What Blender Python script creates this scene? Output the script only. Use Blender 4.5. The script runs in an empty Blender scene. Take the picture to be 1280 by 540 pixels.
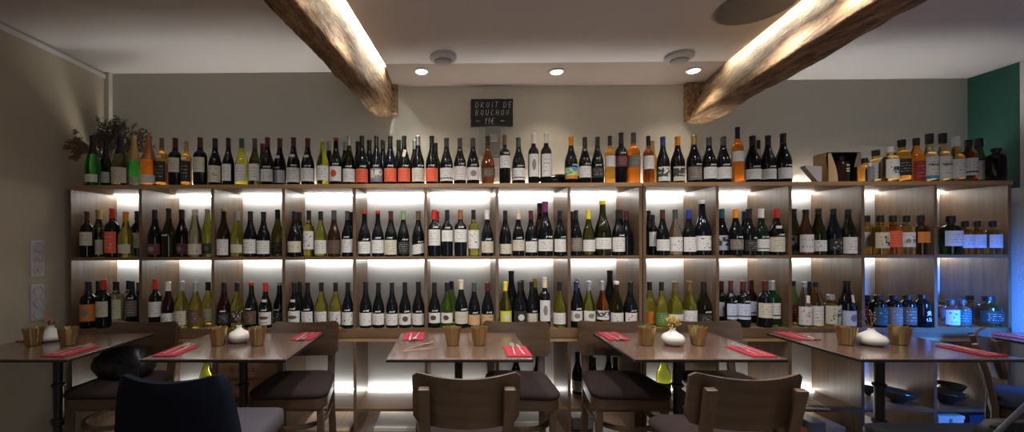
import bpy, bmesh, math, random
from mathutils import Vector, Matrix, noise
R = math.radians
rnd = random.Random(7)
sc = bpy.context.scene
COL = sc.collection

# ------------------------------------------------------------------ camera
FPX, CX, CY = 520.0, 558.0, 305.0
CAM = Matrix.Translation((0, 0, 1.3)) @ Matrix.Rotation(0.0115, 4, 'Z') @ Matrix.Rotation(R(90), 4, 'X') @ Matrix.Rotation(-0.0035, 4, 'Z')
cd = bpy.data.cameras.new('camera'); cam = bpy.data.objects.new('camera', cd); COL.objects.link(cam)
cam.matrix_world = CAM
cd.sensor_width = 36; cd.sensor_fit = 'HORIZONTAL'; cd.lens = FPX / 1280 * 36
cd.shift_x = (640 - CX) / 1280; cd.shift_y = (CY - 270) / 1280
cd.clip_start = 0.05
sc.camera = cam

def ray(px, py):
    return (CAM.to_3x3() @ Vector(((px - CX) / FPX, -(py - CY) / FPX, -1)))
def W(px, py, Y):
    d = ray(px, py); t = Y / d.y
    return Vector((d.x * t, Y, 1.3 + d.z * t))
def WZ(px, py, Z):
    d = ray(px, py); t = (Z - 1.3) / d.z
    return Vector((d.x * t, d.y * t, Z))

YF, YB = 2.69, 3.068           # shelf front, back wall
XL, XR = -2.552, 3.758           # side walls

# ------------------------------------------------------------------ materials
MATS = {}
def nm(name):
    m = bpy.data.materials.new(name); m.use_nodes = True
    return m, m.node_tree, m.node_tree.nodes['Principled BSDF']
def mat(name, col=(.5, .5, .5), rough=.5, metal=0., spec=.5, trans=0., ior=1.45, emit=None, es=0., coat=0., bump=None, vary=None, sheen=0.):
    if name in MATS: return MATS[name]
    m, nt, b = nm(name)
    b.inputs['Base Color'].default_value = (*col, 1); b.inputs['Roughness'].default_value = rough
    b.inputs['Metallic'].default_value = metal; b.inputs['IOR'].default_value = ior
    b.inputs['Specular IOR Level'].default_value = spec
    b.inputs['Transmission Weight'].default_value = trans; b.inputs['Coat Weight'].default_value = coat
    b.inputs['Sheen Weight'].default_value = sheen
    if emit: b.inputs['Emission Color'].default_value = (*emit, 1); b.inputs['Emission Strength'].default_value = es
    tc = None
    if vary or bump:
        tc = nt.nodes.new('ShaderNodeTexCoord')
    if vary:      # (scale, amount)
        n = nt.nodes.new('ShaderNodeTexNoise'); n.inputs['Scale'].default_value = vary[0]; n.inputs['Detail'].default_value = 5
        nt.links.new(tc.outputs['Object'], n.inputs['Vector'])
        mx = nt.nodes.new('ShaderNodeMix'); mx.data_type = 'RGBA'
        mx.inputs['A'].default_value = (*[c * (1 - vary[1]) for c in col], 1); mx.inputs['B'].default_value = (*[min(1, c * (1 + vary[1])) for c in col], 1)
        nt.links.new(n.outputs['Fac'], mx.inputs['Factor']); nt.links.new(mx.outputs['Result'], b.inputs['Base Color'])
    if bump:      # (scale, strength)
        n = nt.nodes.new('ShaderNodeTexNoise'); n.inputs['Scale'].default_value = bump[0]; n.inputs['Detail'].default_value = 6
        nt.links.new(tc.outputs['Object'], n.inputs['Vector'])
        bp = nt.nodes.new('ShaderNodeBump'); bp.inputs['Strength'].default_value = bump[1]; bp.inputs['Distance'].default_value = .004
        nt.links.new(n.outputs['Fac'], bp.inputs['Height']); nt.links.new(bp.outputs['Normal'], b.inputs['Normal'])
    MATS[name] = m
    return m

def wood(name, dark, light, axis='X', scale=6., rough=.5, stretch=14., bump=.15, knots=False):
    if name in MATS: return MATS[name]
    m, nt, b = nm(name)
    tc = nt.nodes.new('ShaderNodeTexCoord'); mp = nt.nodes.new('ShaderNodeMapping')
    s = {'X': (1, stretch, stretch), 'Y': (stretch, 1, stretch), 'Z': (stretch, stretch, 1)}[axis]
    mp.inputs['Scale'].default_value = s
    nt.links.new(tc.outputs['Object'], mp.inputs['Vector'])
    n = nt.nodes.new('ShaderNodeTexNoise'); n.inputs['Scale'].default_value = scale * .5; n.inputs['Detail'].default_value = 8; n.inputs['Roughness'].default_value = .6
    n.inputs['Distortion'].default_value = .6
    nt.links.new(mp.outputs['Vector'], n.inputs['Vector'])
    n2 = nt.nodes.new('ShaderNodeTexNoise'); n2.inputs['Scale'].default_value = 3.2; n2.inputs['Detail'].default_value = 3
    nt.links.new(tc.outputs['Object'], n2.inputs['Vector'])
    ad = nt.nodes.new('ShaderNodeMath'); ad.operation = 'MULTIPLY_ADD'; ad.inputs[1].default_value = .5
    sb = nt.nodes.new('ShaderNodeMath'); sb.operation = 'MULTIPLY_ADD'; sb.inputs[1].default_value = .8; sb.inputs[2].default_value = -.1
    nt.links.new(n.outputs['Fac'], sb.inputs[0])
    nt.links.new(n2.outputs['Fac'], ad.inputs[0]); nt.links.new(sb.outputs[0], ad.inputs[2])
    cr = nt.nodes.new('ShaderNodeValToRGB'); cr.color_ramp.elements[0].position = .3; cr.color_ramp.elements[1].position = .8
    cr.color_ramp.elements[0].color = (*dark, 1); cr.color_ramp.elements[1].color = (*light, 1)
    nt.links.new(ad.outputs[0], cr.inputs['Fac']); nt.links.new(cr.outputs['Color'], b.inputs['Base Color'])
    b.inputs['Roughness'].default_value = rough
    bp = nt.nodes.new('ShaderNodeBump'); bp.inputs['Strength'].default_value = bump; bp.inputs['Distance'].default_value = .002
    nt.links.new(n.outputs['Fac'], bp.inputs['Height']); nt.links.new(bp.outputs['Normal'], b.inputs['Normal'])
    MATS[name] = m
    return m

# ------------------------------------------------------------------ object helpers
def link(name, me, m=None, parent=None, loc=None, rot=None, scale=None):
    o = bpy.data.objects.new(name, me); COL.objects.link(o)
    if parent: o.parent = parent
    if loc is not None: o.location = loc
    if rot is not None: o.rotation_euler = rot
    if scale is not None: o.scale = scale
    if m and me:
        if len(me.materials) == 0: me.materials.append(m)
        elif me.materials[0] != m:
            o.material_slots[0].link = 'OBJECT'; o.material_slots[0].material = m
    return o
def tag(o, label=None, cat=None, group=None, kind=None):
    if label: o['label'] = label
    if cat: o['category'] = cat
    if group: o['group'] = group
    if kind: o['kind'] = kind
    return o
def empty(name, loc=(0, 0, 0), rz=0.):
    o = bpy.data.objects.new(name, None); COL.objects.link(o); o.location = loc; o.rotation_euler = (0, 0, rz); o.empty_display_size = .05
    return o
def mesh(name, vs, fs, smooth=False, angle=None):
    me = bpy.data.meshes.new(name); me.from_pydata([tuple(v) for v in vs], [], fs); me.update()
    if smooth:
        me.polygons.foreach_set('use_smooth', [True] * len(me.polygons))
        if angle: me.set_sharp_from_angle(angle=R(angle))
    return me
class MB:
    def __init__(s): s.v = []; s.f = []
    def add(s, vs, fs):
        b = len(s.v); s.v += [Vector(v) for v in vs]; s.f += [tuple(b + i for i in f) for f in fs]; return s
    def box(s, x0, x1, y0, y1, z0, z1, mtx=None):
        vs = [Vector((x, y, z)) for z in (z0, z1) for y in (y0, y1) for x in (x0, x1)]
        if mtx: vs = [mtx @ v for v in vs]
        return s.add(vs, [(0, 2, 3, 1), (4, 5, 7, 6), (0, 1, 5, 4), (2, 6, 7, 3), (0, 4, 6, 2), (1, 3, 7, 5)])
    def lathe(s, prof, seg=20, c=(0, 0, 0), fn=None, caps=True):
        vs = []; n = len(prof)
        for z, r in prof:
            for k in range(seg):
                a = 2 * math.pi * k / seg; rr = r * (fn(a, z) if fn else 1)
                vs.append((c[0] + rr * math.cos(a), c[1] + rr * math.sin(a), c[2] + z))
        fs = [(i * seg + k, i * seg + (k + 1) % seg, (i + 1) * seg + (k + 1) % seg, (i + 1) * seg + k) for i in range(n - 1) for k in range(seg)]
        if caps: fs += [tuple(reversed(range(seg))), tuple((n - 1) * seg + k for k in range(seg))]
        return s.add(vs, fs)
    def tube(s, pts, r, seg=8, flat=None):
        pts = [Vector(p) for p in pts]; n = len(pts); vs = []; up = None
        rs = r if isinstance(r, (list, tuple)) else [r] * n
        for i, p in enumerate(pts):
            t = (pts[min(i + 1, n - 1)] - pts[max(i - 1, 0)]).normalized()
            if up is None: up = Vector((0, 0, 1)) if abs(t.z) < .9 else Vector((0, 1, 0))
            a = t.cross(up).normalized(); up = a.cross(t).normalized()
            for k in range(seg):
                q = 2 * math.pi * k / seg
                vs.append(p + a * math.cos(q) * rs[i] + up * math.sin(q) * rs[i] * (flat or 1))
        fs = [(i * seg + k, i * seg + (k + 1) % seg, (i + 1) * seg + (k + 1) % seg, (i + 1) * seg + k) for i in range(n - 1) for k in range(seg)]
        fs += [tuple(reversed(range(seg))), tuple((n - 1) * seg + k for k in range(seg))]
        return s.add(vs, fs)
    def bar(s, pts, w, h, xdir=(1, 0, 0)):     # rectangular section swept along pts: w across xdir, h the other way
        pts = [Vector(p) for p in pts]; n = len(pts); vs = []
        for i, p in enumerate(pts):
            t = (pts[min(i + 1, n - 1)] - pts[max(i - 1, 0)]).normalized()
            x = Vector(xdir); x = (x - t * x.dot(t)).normalized(); y = t.cross(x)
            for a, b in ((-1, -1), (1, -1), (1, 1), (-1, 1)): vs.append(p + x * a * w / 2 + y * b * h / 2)
        fs = [(i * 4 + k, i * 4 + (k + 1) % 4, (i + 1) * 4 + (k + 1) % 4, (i + 1) * 4 + k) for i in range(n - 1) for k in range(4)]
        fs += [(3, 2, 1, 0), tuple((n - 1) * 4 + k for k in range(4))]
        return s.add(vs, fs)
    def build(s, name, m, parent=None, smooth=False, angle=35, bevel=0, sub=0, **kw):
        me = mesh(name, s.v, s.f)
        bm = bmesh.new(); bm.from_mesh(me); bmesh.ops.recalc_face_normals(bm, faces=bm.faces)
        if bevel: bmesh.ops.bevel(bm, geom=[e for e in bm.edges if e.calc_face_angle(0) > .6], offset=bevel, segments=2, affect='EDGES', profile=.6)
        bm.to_mesh(me); bm.free()
        if smooth:
            me.polygons.foreach_set('use_smooth', [True] * len(me.polygons))
            if not sub: me.set_sharp_from_angle(angle=R(angle))
        o = link(name, me, m, parent, **kw)
        if sub:
            md = o.modifiers.new('sub', 'SUBSURF'); md.levels = sub; md.render_levels = sub
        return o
def copy_tree(o, parent=None):
    c = o.copy(); COL.objects.link(c)
    if parent: c.parent = parent
    for ch in list(o.children): copy_tree(ch, c)
    return c
def struct(o): o['kind'] = 'structure'; return o

# ------------------------------------------------------------------ shared materials
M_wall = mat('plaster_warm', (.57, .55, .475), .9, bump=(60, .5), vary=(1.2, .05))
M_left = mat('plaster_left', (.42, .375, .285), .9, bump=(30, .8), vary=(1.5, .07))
M_right = mat('plaster_right', (.62, .62, .62), .9, bump=(90, 1.0))
M_green = mat('paint_green', (.008, .068, .052), .7, bump=(60, .5))
M_ceil = mat('ceiling_white', (.65, .64, .65), .95, bump=(50, .3))
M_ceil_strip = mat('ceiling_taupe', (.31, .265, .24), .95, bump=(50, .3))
M_floor = wood('floor_oak', (.20, .13, .08), (.36, .26, .17), 'X', 5, .5)
M_shelf = wood('walnut_laminate', (.095, .052, .027), (.215, .125, .066), 'X', 5, .42)
M_shelfv = wood('walnut_laminate_upright', (.070, .042, .024), (.185, .118, .068), 'Z', 5, .4)
M_table = wood('table_top_wood', (.075, .040, .028), (.17, .10, .075), 'X', 7, .22, 10, .08); M_table.node_tree.nodes['Principled BSDF'].inputs['Coat Weight'].default_value = .6; M_table.node_tree.nodes['Principled BSDF'].inputs['Coat Roughness'].default_value = .22
M_chair = wood('chair_wood', (.034, .019, .011), (.100, .056, .031), 'X', 7, .42, 9)
M_chairleg = wood('chair_wood_upright', (.042, .023, .013), (.105, .062, .036), 'Z', 7, .42, 9)
M_suede = mat('brown_suede', (.034, .023, .024), .95, bump=(200, .6), vary=(9, .3), spec=.2)
M_navy = mat('navy_fabric', (.006, .008, .017), .95, bump=(400, .8), spec=.15)
M_black = mat('black_cast_iron', (.012, .012, .013), .45)
M_leather = mat('black_leather', (.010, .010, .012), .5, spec=.25, bump=(120, .3))
M_gold = mat('brushed_gold', (.52, .38, .17), .38, metal=1., bump=(80, .05))
M_steel = mat('steel', (.90, .86, .80), .42, metal=1.)
M_rose = mat('rose_gold_steel', (.72, .50, .40), .45, metal=.9)
M_red = mat('red_napkin', (.36, .022, .048), .9, bump=(300, .3))
M_vase = mat('white_ceramic', (.80, .76, .70), .4, bump=(30, .1))
M_white = mat('white_plastic', (.72, .72, .72), .45)
M_led = mat('led_diffuser', (1, 1, 1), .5, emit=(.99, 1.0, .98), es=44)
M_ledw = mat('led_diffuser_warm', (1, 1, 1), .5, emit=(.95, 1.0, .93), es=135)

# ------------------------------------------------------------------ the room
ZGR = 1.66
CH, CHL, CHR = 2.45, 2.575, 2.49
def beam_x(which, Y):      # left / right faces of each beam at distance Y
    if which == 'l':
        c = -.566 - .105 * (YB - Y); return c, c + .141
    c = 1.715 - .125 * (YB - Y); return c, c + .165
b = MB(); b.box(XL - .1, XR + .1, YB, YB + .12, -.1, 2.8); o = struct(b.build('wall_back', M_wall))
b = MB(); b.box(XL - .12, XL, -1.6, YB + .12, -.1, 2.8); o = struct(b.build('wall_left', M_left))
b = MB(); b.box(XR, XR + .12, 2.84, YB + .12, -.1, ZGR).box(XR, XR + .12, 2.79, YB + .12, ZGR, 2.8); o = struct(b.build('wall_right', M_green))
b = MB(); b.box(XR, XR + .12, -1.6, 2.84, -.1, ZGR).box(XR, XR + .12, -1.6, 2.79, ZGR, 2.8); o = struct(b.build('wall_right', M_right))
b = MB(); b.box(XL - .12, XR + .12, -1.6, YB + .12, -.12, 0); o = struct(b.build('floor', M_floor))
Y0 = -1.4
# left bay, middle bay (lowered, with gaps along the beams), right bay
def slab(name, xa0, xa1, ya, xb0, xb1, yb, z, th, m, zb=None):
    zb = z if zb is None else zb
    vs = [(xa0, ya, z), (xa1, ya, z), (xb1, yb, zb), (xb0, yb, zb), (xa0, ya, z + th), (xa1, ya, z + th), (xb1, yb, zb + th), (xb0, yb, zb + th)]
    b = MB(); b.add(vs, [(0, 3, 2, 1), (4, 5, 6, 7), (0, 1, 5, 4), (1, 2, 6, 5), (2, 3, 7, 6), (3, 0, 4, 7)])
    return struct(b.build(name, m))
lx0a, lx1a = beam_x('l', Y0); lx0b, lx1b = beam_x('l', YB)
rx0a, rx1a = beam_x('r', Y0); rx0b, rx1b = beam_x('r', YB)
slab('ceiling', XL, lx0a + .05, Y0, XL, lx0b + .05, YB, CHL, .1, M_ceil)
slab('ceiling', rx1a + .06, XR, Y0, rx1b + .06, XR, YB, CHR, .1, M_ceil)
GAP = .05
YK = 2.64
lxk = beam_x('l', YK); rxk = beam_x('r', YK)
slab('ceiling', lx1a + GAP, rx0a + .13 - GAP, Y0, lxk[1] + GAP, rxk[0] + .13 - GAP, YK, CH - .005, .09, M_ceil)
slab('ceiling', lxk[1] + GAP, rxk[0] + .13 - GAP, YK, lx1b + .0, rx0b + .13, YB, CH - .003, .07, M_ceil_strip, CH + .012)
b = MB(); b.box(XL, XR, Y0, YB, 2.68, 2.76); struct(b.build('ceiling', M_ceil))

# rough timber beams
def beam_mat():
    m, nt, bs = nm('old_timber')
    tc = nt.nodes.new('ShaderNodeTexCoord'); mp = nt.nodes.new('ShaderNodeMapping'); mp.inputs['Scale'].default_value = (7, 1.2, 7)
    nt.links.new(tc.outputs['Object'], mp.inputs['Vector'])
    n = nt.nodes.new('ShaderNodeTexNoise'); n.inputs['Scale'].default_value = 5; n.inputs['Detail'].default_value = 10; n.inputs['Roughness'].default_value = .7; n.inputs['Distortion'].default_value = .8
    nt.links.new(mp.outputs['Vector'], n.inputs['Vector'])
    v = nt.nodes.new('ShaderNodeTexVoronoi'); v.inputs['Scale'].default_value = 9; v.feature = 'DISTANCE_TO_EDGE'
    mp2 = nt.nodes.new('ShaderNodeMapping'); mp2.inputs['Scale'].default_value = (1.0, 2.0, 1.0)
    nt.links.new(tc.outputs['Object'], mp2.inputs['Vector']); nt.links.new(mp2.outputs['Vector'], v.inputs['Vector'])
    cr = nt.nodes.new('ShaderNodeValToRGB'); e = cr.color_ramp.elements
    e[0].position = .32; e[0].color = (.06, .03, .014, 1); e[1].position = .72; e[1].color = (.50, .37, .23, 1)
    x = e.new(.5); x.color = (.23, .135, .065, 1)
    nt.links.new(n.outputs['Fac'], cr.inputs['Fac'])
    cv = nt.nodes.new('ShaderNodeValToRGB'); cv.color_ramp.elements[0].position = 0; cv.color_ramp.elements[0].color = (.22, .18, .14, 1); cv.color_ramp.elements[1].position = .035; cv.color_ramp.elements[1].color = (1, 1, 1, 1)
    nt.links.new(v.outputs['Distance'], cv.inputs['Fac'])
    mx = nt.nodes.new('ShaderNodeMix'); mx.data_type = 'RGBA'; mx.blend_type = 'MULTIPLY'; mx.inputs['Factor'].default_value = .55
    nt.links.new(cr.outputs['Color'], mx.inputs['A']); nt.links.new(cv.outputs['Color'], mx.inputs['B'])
    nt.links.new(mx.outputs['Result'], bs.inputs['Base Color']); bs.inputs['Roughness'].default_value = .8
    bp = nt.nodes.new('ShaderNodeBump'); bp.inputs['Strength'].default_value = .9; bp.inputs['Distance'].default_value = .012
    nt.links.new(n.outputs['Fac'], bp.inputs['Height']); nt.links.new(bp.outputs['Normal'], bs.inputs['Normal'])
    return m
M_beam = beam_mat()
def make_beam(which, sect, seed):
    N = 150; ys = [-1.2 + (YB - .002 + 1.2) * i / N for i in range(N + 1)]
    # resample section to many points
    P = [Vector((x, z, 0)) for x, z in sect]; pts = []
    for i in range(len(P)):
        a, c = P[i], P[(i + 1) % len(P)]
        for k in range(9):
            pts.append(a.lerp(c, k / 9))
    n = len(pts); cen = sum(pts, Vector()) / n
    # soften the corners
    for _ in range(2): pts = [(pts[i - 1] + pts[i] * 2 + pts[(i + 1) % n]) / 4 for i in range(n)]
    vs = []
    for y in ys:
        x0 = beam_x(which, y)[0] - beam_x(which, YB)[0]
        wob = noise.noise(Vector((seed, y * 1.3, 0))) * .010
        for p in pts:
            d = (p - cen).normalized()
            q = Vector((p.x * 9 + seed, y * 3.2, p.y * 9))
            a = noise.fractal(q, 1.0, 2.0, 4) * .012 + noise.noise(Vector((p.x * 34, y * 16, p.y * 34 + seed))) * .006 - .010 * max(0, noise.noise(Vector((p.x * 22 + 9, y * 30, p.y * 22))) - .25)
            vs.append((p.x + x0 + wob + d.x * a, y, p.y + d.y * a - .012 * (YB - y) + .0))
    fs = [(i * n + k, i * n + (k + 1) % n, (i + 1) * n + (k + 1) % n, (i + 1) * n + k) for i in range(N) for k in range(n)]
    fs += [tuple(range(n)), tuple(N * n + k for k in range(n))]
    b = MB(); b.add(vs, fs)
    return b
o = make_beam('l', [(-.566, 2.240), (-.425, 2.234), (-.425, 2.50), (-.425, 2.66), (-.566, 2.66), (-.566, 2.5)], 3.1).build('ceiling_beam', M_beam, smooth=True, angle=60)
tag(o, 'rough brown timber ceiling beam, the left one, lit along its right side', 'beam', 'ceiling beams')
o = make_beam('r', [(1.715, 2.185), (1.885, 2.168), (2.0, 2.34), (2.03, 2.66), (1.86, 2.66), (1.845, 2.46)], 8.4).build('ceiling_beam', M_beam, smooth=True, angle=60)
tag(o, 'rough brown timber ceiling beam, the right one, over the blue-capped bottles', 'beam', 'ceiling beams')
# boxed end blocks where the beams meet the wall
b = MB(); b.box(-.44, -.388, YB - .05, YB - .001, 2.25, CH + .02); o = b.build('beam_end_block', M_beam, bevel=.006)
tag(o, 'small dark timber block at the wall end of the left beam', 'timber block', 'beam end blocks')
b = MB(); b.add([(1.702, YB - .05, 2.18), (1.76, YB - .05, 2.18), (1.90, YB - .05, CH + .02), (1.702, YB - .05, CH + .02), (1.702, YB - .001, 2.18), (1.76, YB - .001, 2.18), (1.90, YB - .001, CH + .02), (1.702, YB - .001, CH + .02)],
     [(0, 1, 2, 3), (7, 6, 5, 4), (0, 4, 5, 1), (1, 5, 6, 2), (2, 6, 7, 3), (3, 7, 4, 0)]); o = b.build('beam_end_block', M_beam, bevel=.006)
tag(o, 'dark timber block at the wall end of the right beam', 'timber block', 'beam end blocks')
# trims: conduit in the corner and along the left wall's top
b = MB(); b.box(XL, XL + .035, YB - .035, YB, 0, CHL); struct(b.build('trim_1', M_wall))
b = MB(); b.box(XL, XL + .012, Y0, YB - .035, CHL - .05, CHL - .02); struct(b.build('trim_2', M_ceil))

# LED strips hidden in the gaps beside the beams
for which, nmx in (('l', 'left'), ('r', 'right')):
    b = MB()
    y0, y1 = -.6, 2.80
    xa, xb = beam_x(which, y0), beam_x(which, y1)
    if which == 'l': a0, a1 = xa[1] + .034, xb[1] + .034; z = CH + .022
    else: a0, a1 = xa[0] + .085, xb[0] + .085; z = CH + .022
    b.add([(a0 - .004, y0, z), (a0 + .004, y0, z), (a1 + .004, y1, z), (a1 - .004, y1, z), (a0 - .004, y0, z + .006), (a0 + .004, y0, z + .006), (a1 + .004, y1, z + .006), (a1 - .004, y1, z + .006)],
          [(0, 3, 2, 1), (4, 5, 6, 7), (0, 1, 5, 4), (1, 2, 6, 5), (2, 3, 7, 6), (3, 0, 4, 7)])
    o = b.build('led_strip', M_ledw); tag(o, f'warm LED strip tucked in the ceiling gap beside the {nmx} timber beam', 'light strip', 'beam light strips')

# ceiling fixtures
def ceil_at(px, py, z): return WZ(px, py, z)
M_spotface = mat('downlight_face', (1, 1, 1), .4, emit=(1.0, .86, .68), es=14)
DLS = []
for i, (px, py) in enumerate(((527, 89), (696, 89.5), (867, 88), (0, 0))):
    z = CH - .004 if px else CHL
    p = ceil_at(px, py, z) if px else Vector((-2.05, 1.90, CHL))
    p.z = z
    e = empty('downlight', p)
    b = MB(); b.lathe([(-.004, .038), (-.006, .044), (-.002, .047), (0, .047)], 28); b.build('trim_ring', M_white, e, smooth=True)
    b = MB(); b.lathe([(-.008, .033), (-.0045, .036)], 28); b.build('lamp_face', M_spotface, e, smooth=True)
    tag(e, ['round recessed downlight on the ceiling by the left beam, glowing white', 'round recessed downlight halfway between the two beams', 'round recessed downlight on the ceiling by the right beam', 'round downlight at the top left corner over the left wall'][i], 'downlight', 'recessed downlights')
    DLS.append(p)
for i, (px, py) in enumerate(((554, 70), (849, 69))):
    p = ceil_at(px, py, CH - .005)
    e = empty('smoke_detector', p)
    b = MB(); b.lathe([(0, .080), (-.018, .082), (-.03, .066), (-.032, .055)], 32); b.build('housing', mat('detector_grey', (.42, .42, .44), .5), e, smooth=True)
    b = MB(); b.lathe([(-.030, .054), (-.040, .050), (-.042, .03), (-.0425, .001)], 32); b.build('sensor_cap', mat('detector_dark', (.22, .21, .22), .6), e, smooth=True)
    tag(e, ['round grey smoke detector on the ceiling left of the chalkboard', 'round grey smoke detector on the ceiling near the large round speaker'][i], 'smoke detector', 'ceiling detectors')
p = ceil_at(944, 7, CH - .005)
e = empty('ceiling_speaker', p)
b = MB(); b.lathe([(0, .168), (-.006, .172), (-.009, .166)], 48); b.build('rim', mat('speaker_rim', (.22, .22, .23), .5), e, smooth=True)
b = MB(); b.lathe([(-.008, .164), (-.011, .16), (-.0115, .001)], 48); b.build('grille', mat('speaker_grille', (.10, .10, .11), .6, bump=(500, .8)), e, smooth=True)
tag(e, 'large round dark grey speaker set flush in the ceiling', 'speaker')

# wall sockets on the left wall
def sockets(zc, knobs, lab):
    e = empty('socket_plate', (XL, 2.532, zc))
    b = MB(); b.box(0, .008, -.041, .041, -.112, .112); b.build('plate', mat('socket_white', (.50, .49, .52), .5), e, bevel=.003)
    for k in (-1, 0, 1):
        b = MB()
        b.lathe([(0, .030), (.006, .030), (.0065, .026), (.003, .024), (.003, .001)], 24)
        if k in knobs: b.lathe([(.003, .014), (.016, .012), (.017, .001)], 16)
        b.build('socket', mat('socket_ring', (.46, .45, .48), .5), e, smooth=True, loc=(.008, 0, k * .071), rot=(0, R(90), 0))
    tag(e, lab, 'wall socket', 'socket plates on the left wall')
sockets(W(44, 323, 2.532).z, (0, -1), 'upper white three-gang wall plate with knobs, left wall')
sockets(W(46, 378, 2.532).z, (), 'lower white three-gang socket plate just above the far-left table')
b = MB(); b.box(XL, XL + .004, 2.10, 2.36, 2.12, 2.26); struct(b.build('wall_access_panel', M_left, bevel=.001))  # flush access panel on the left wall

# ------------------------------------------------------------------ shelving
ZT, Z1, Z2, Z3 = W(564, 229.4, YF).z, W(564, 320.4, YF).z, W(564, 410.3, YF).z, W(564, 511.5, YF).z
ZB = .05
DIVL = [87, 175.5, 266, 354.5, 443, 532.3, 621.5, 711.5, 801]
DIVR = [806, 897, 988, 1079, 1170, 1262.5]
def dx(px): return W(px, 320, YF).x
DX = [dx(p) for p in DIVL]; EX = [dx(p) for p in DIVR]
T = .020
M_back = mat('white_back_panel', (.62, .62, .60), .7)
def led(x0, x1, y, z, row, bay, m=None):
    b = MB(); b.box(x0 + .004, x1 - .004, y - .005, y + .005, z - .003, z + .003)
    o = b.build('led_strip', m or M_led)
    tag(o, f'white LED strip behind {row}, {ORD[bay]} bay from left', 'light strip', 'shelf light strips')
ORD = ['first', 'second', 'third', 'fourth', 'fifth', 'sixth', 'seventh', 'eighth', 'ninth', 'tenth', 'eleventh', 'twelfth', 'thirteenth', 'fourteenth', 'fifteenth']
def unit(xs, lab, lab2, bay0):
    x0, x1 = xs[0] - T / 2, xs[-1] + T / 2
    e = empty('shelving_unit', (0, 0, 0))
    b = MB(); b.box(x0 - (-.0005 if bay0 else .008), x1 + (.004 if bay0 else -.0015), YF - .006, YB, ZT - .026, ZT); b.build('top_board', wood('top_board_lit_wood', (.20, .105, .045), (.40, .24, .12), 'X', 5, .42), e, bevel=.0015)  # board colour brightened to stand in for warm lamp light on its edge
    b = MB(); b.box(x0, x1, YF, YB, Z2 - .062, Z2); b.build('bottom_board', M_shelf, e, bevel=.0015)
    for i in range(len(xs)):
        b = MB(); b.box(xs[i] - T / 2, xs[i] + T / 2, YF, YB, Z2, ZT - .026); b.build('divider' if 0 < i < len(xs) - 1 else 'side_panel', M_shelfv, e, bevel=.001)
    for i in range(len(xs) - 1):
        b = MB(); b.box(xs[i] + T / 2, xs[i + 1] - T / 2, YF + .002, YB, Z1 - .02, Z1); b.build('shelf', M_shelf, e, bevel=.001)
    for i in range(len(xs) - 1):
        for za, zb_ in ((Z2, Z1 - .02), (Z1, ZT - .026)):
            b = MB(); b.box(xs[i] + T / 2, xs[i + 1] - T / 2, YB - .005, YB - .001, za, zb_); b.build('back_panel', M_back, e)
    b = MB(); b.box(x0 + .002, x1 - .002, YB - .06, YB - .045, ZT, ZT + .045); b.build('rear_batten', M_shelf, e)
    tag(e, lab, 'shelving')
    g = empty('base_cabinet', (0, 0, 0)); zt = Z2 - .0625
    b = MB(); b.box(x0, x1, YF + .004, YB, zt - .026, zt); b.build('top_board', wood('cabinet_edge_lit_wood', (.30, .17, .08), (.42, .26, .13), 'X', 5, .45), g, bevel=.001)  # cabinet top coloured lighter to stand in for light on its edge
    b = MB(); b.box(x0, x1, YF + .01, YB, 0, ZB); b.build('plinth', M_shelf, g)
    for i in range(len(xs)):
        b = MB(); b.box(xs[i] - T / 2, xs[i] + T / 2, YF + .004, YB, ZB, zt - .026); b.build('divider' if 0 < i < len(xs) - 1 else 'side_panel', M_shelfv, g, bevel=.001)
    for i in range(len(xs) - 1):
        b = MB(); b.box(xs[i] + T / 2, xs[i + 1] - T / 2, YF + .006, YB, Z3 - .018, Z3); b.build('shelf', M_shelf, g, bevel=.001)
    for i in range(len(xs) - 1):
        for za, zb_ in ((Z3, zt - .026), (ZB, Z3 - .018)):
            b = MB(); b.box(xs[i] + T / 2, xs[i + 1] - T / 2, YB - .005, YB - .001, za, zb_); b.build('back_panel', M_back, g)
    tag(g, lab2, 'cabinet')
    for i in range(len(xs) - 1):
        a, c = xs[i] + T / 2, xs[i + 1] - T / 2
        led(a, c, YB - .030, ZT - .026 - .008, 'the upper bottle row', bay0 + i)
        led(a, c, YB - .030, Z1 - .02 - .008, 'the lower bottle row', bay0 + i)
        led(a, c, YB - .028, Z3 + .008, 'the cabinet row below the counter', bay0 + i, mat('led_low', (1, 1, 1), .5, emit=(.99, 1, .98), es=30))
        if i % 1 == 0: led(a, c, YB - .012, Z3 - .018 - .008, 'the floor-level row', bay0 + i, mat('led_dim', (1, 1, 1), .5, emit=(1, .97, .92), es=16))
    for i in range(len(xs) - 1):
        led(xs[i], xs[i + 1], YB - .02, ZT + .012, 'the open top board', bay0 + i, M_top)
M_top = mat('led_top', (1, 1, 1), .5, emit=(1, .97, .90), es=75)
unit(DX, 'left walnut wall shelving with eight lit bays full of bottles', 'left base cabinet with eight open bays behind the tables', 0)
unit(EX, 'right walnut wall shelving with five lit bays beside the green wall', 'right base cabinet with five open bays, bowls and magazine inside', 8)
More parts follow.
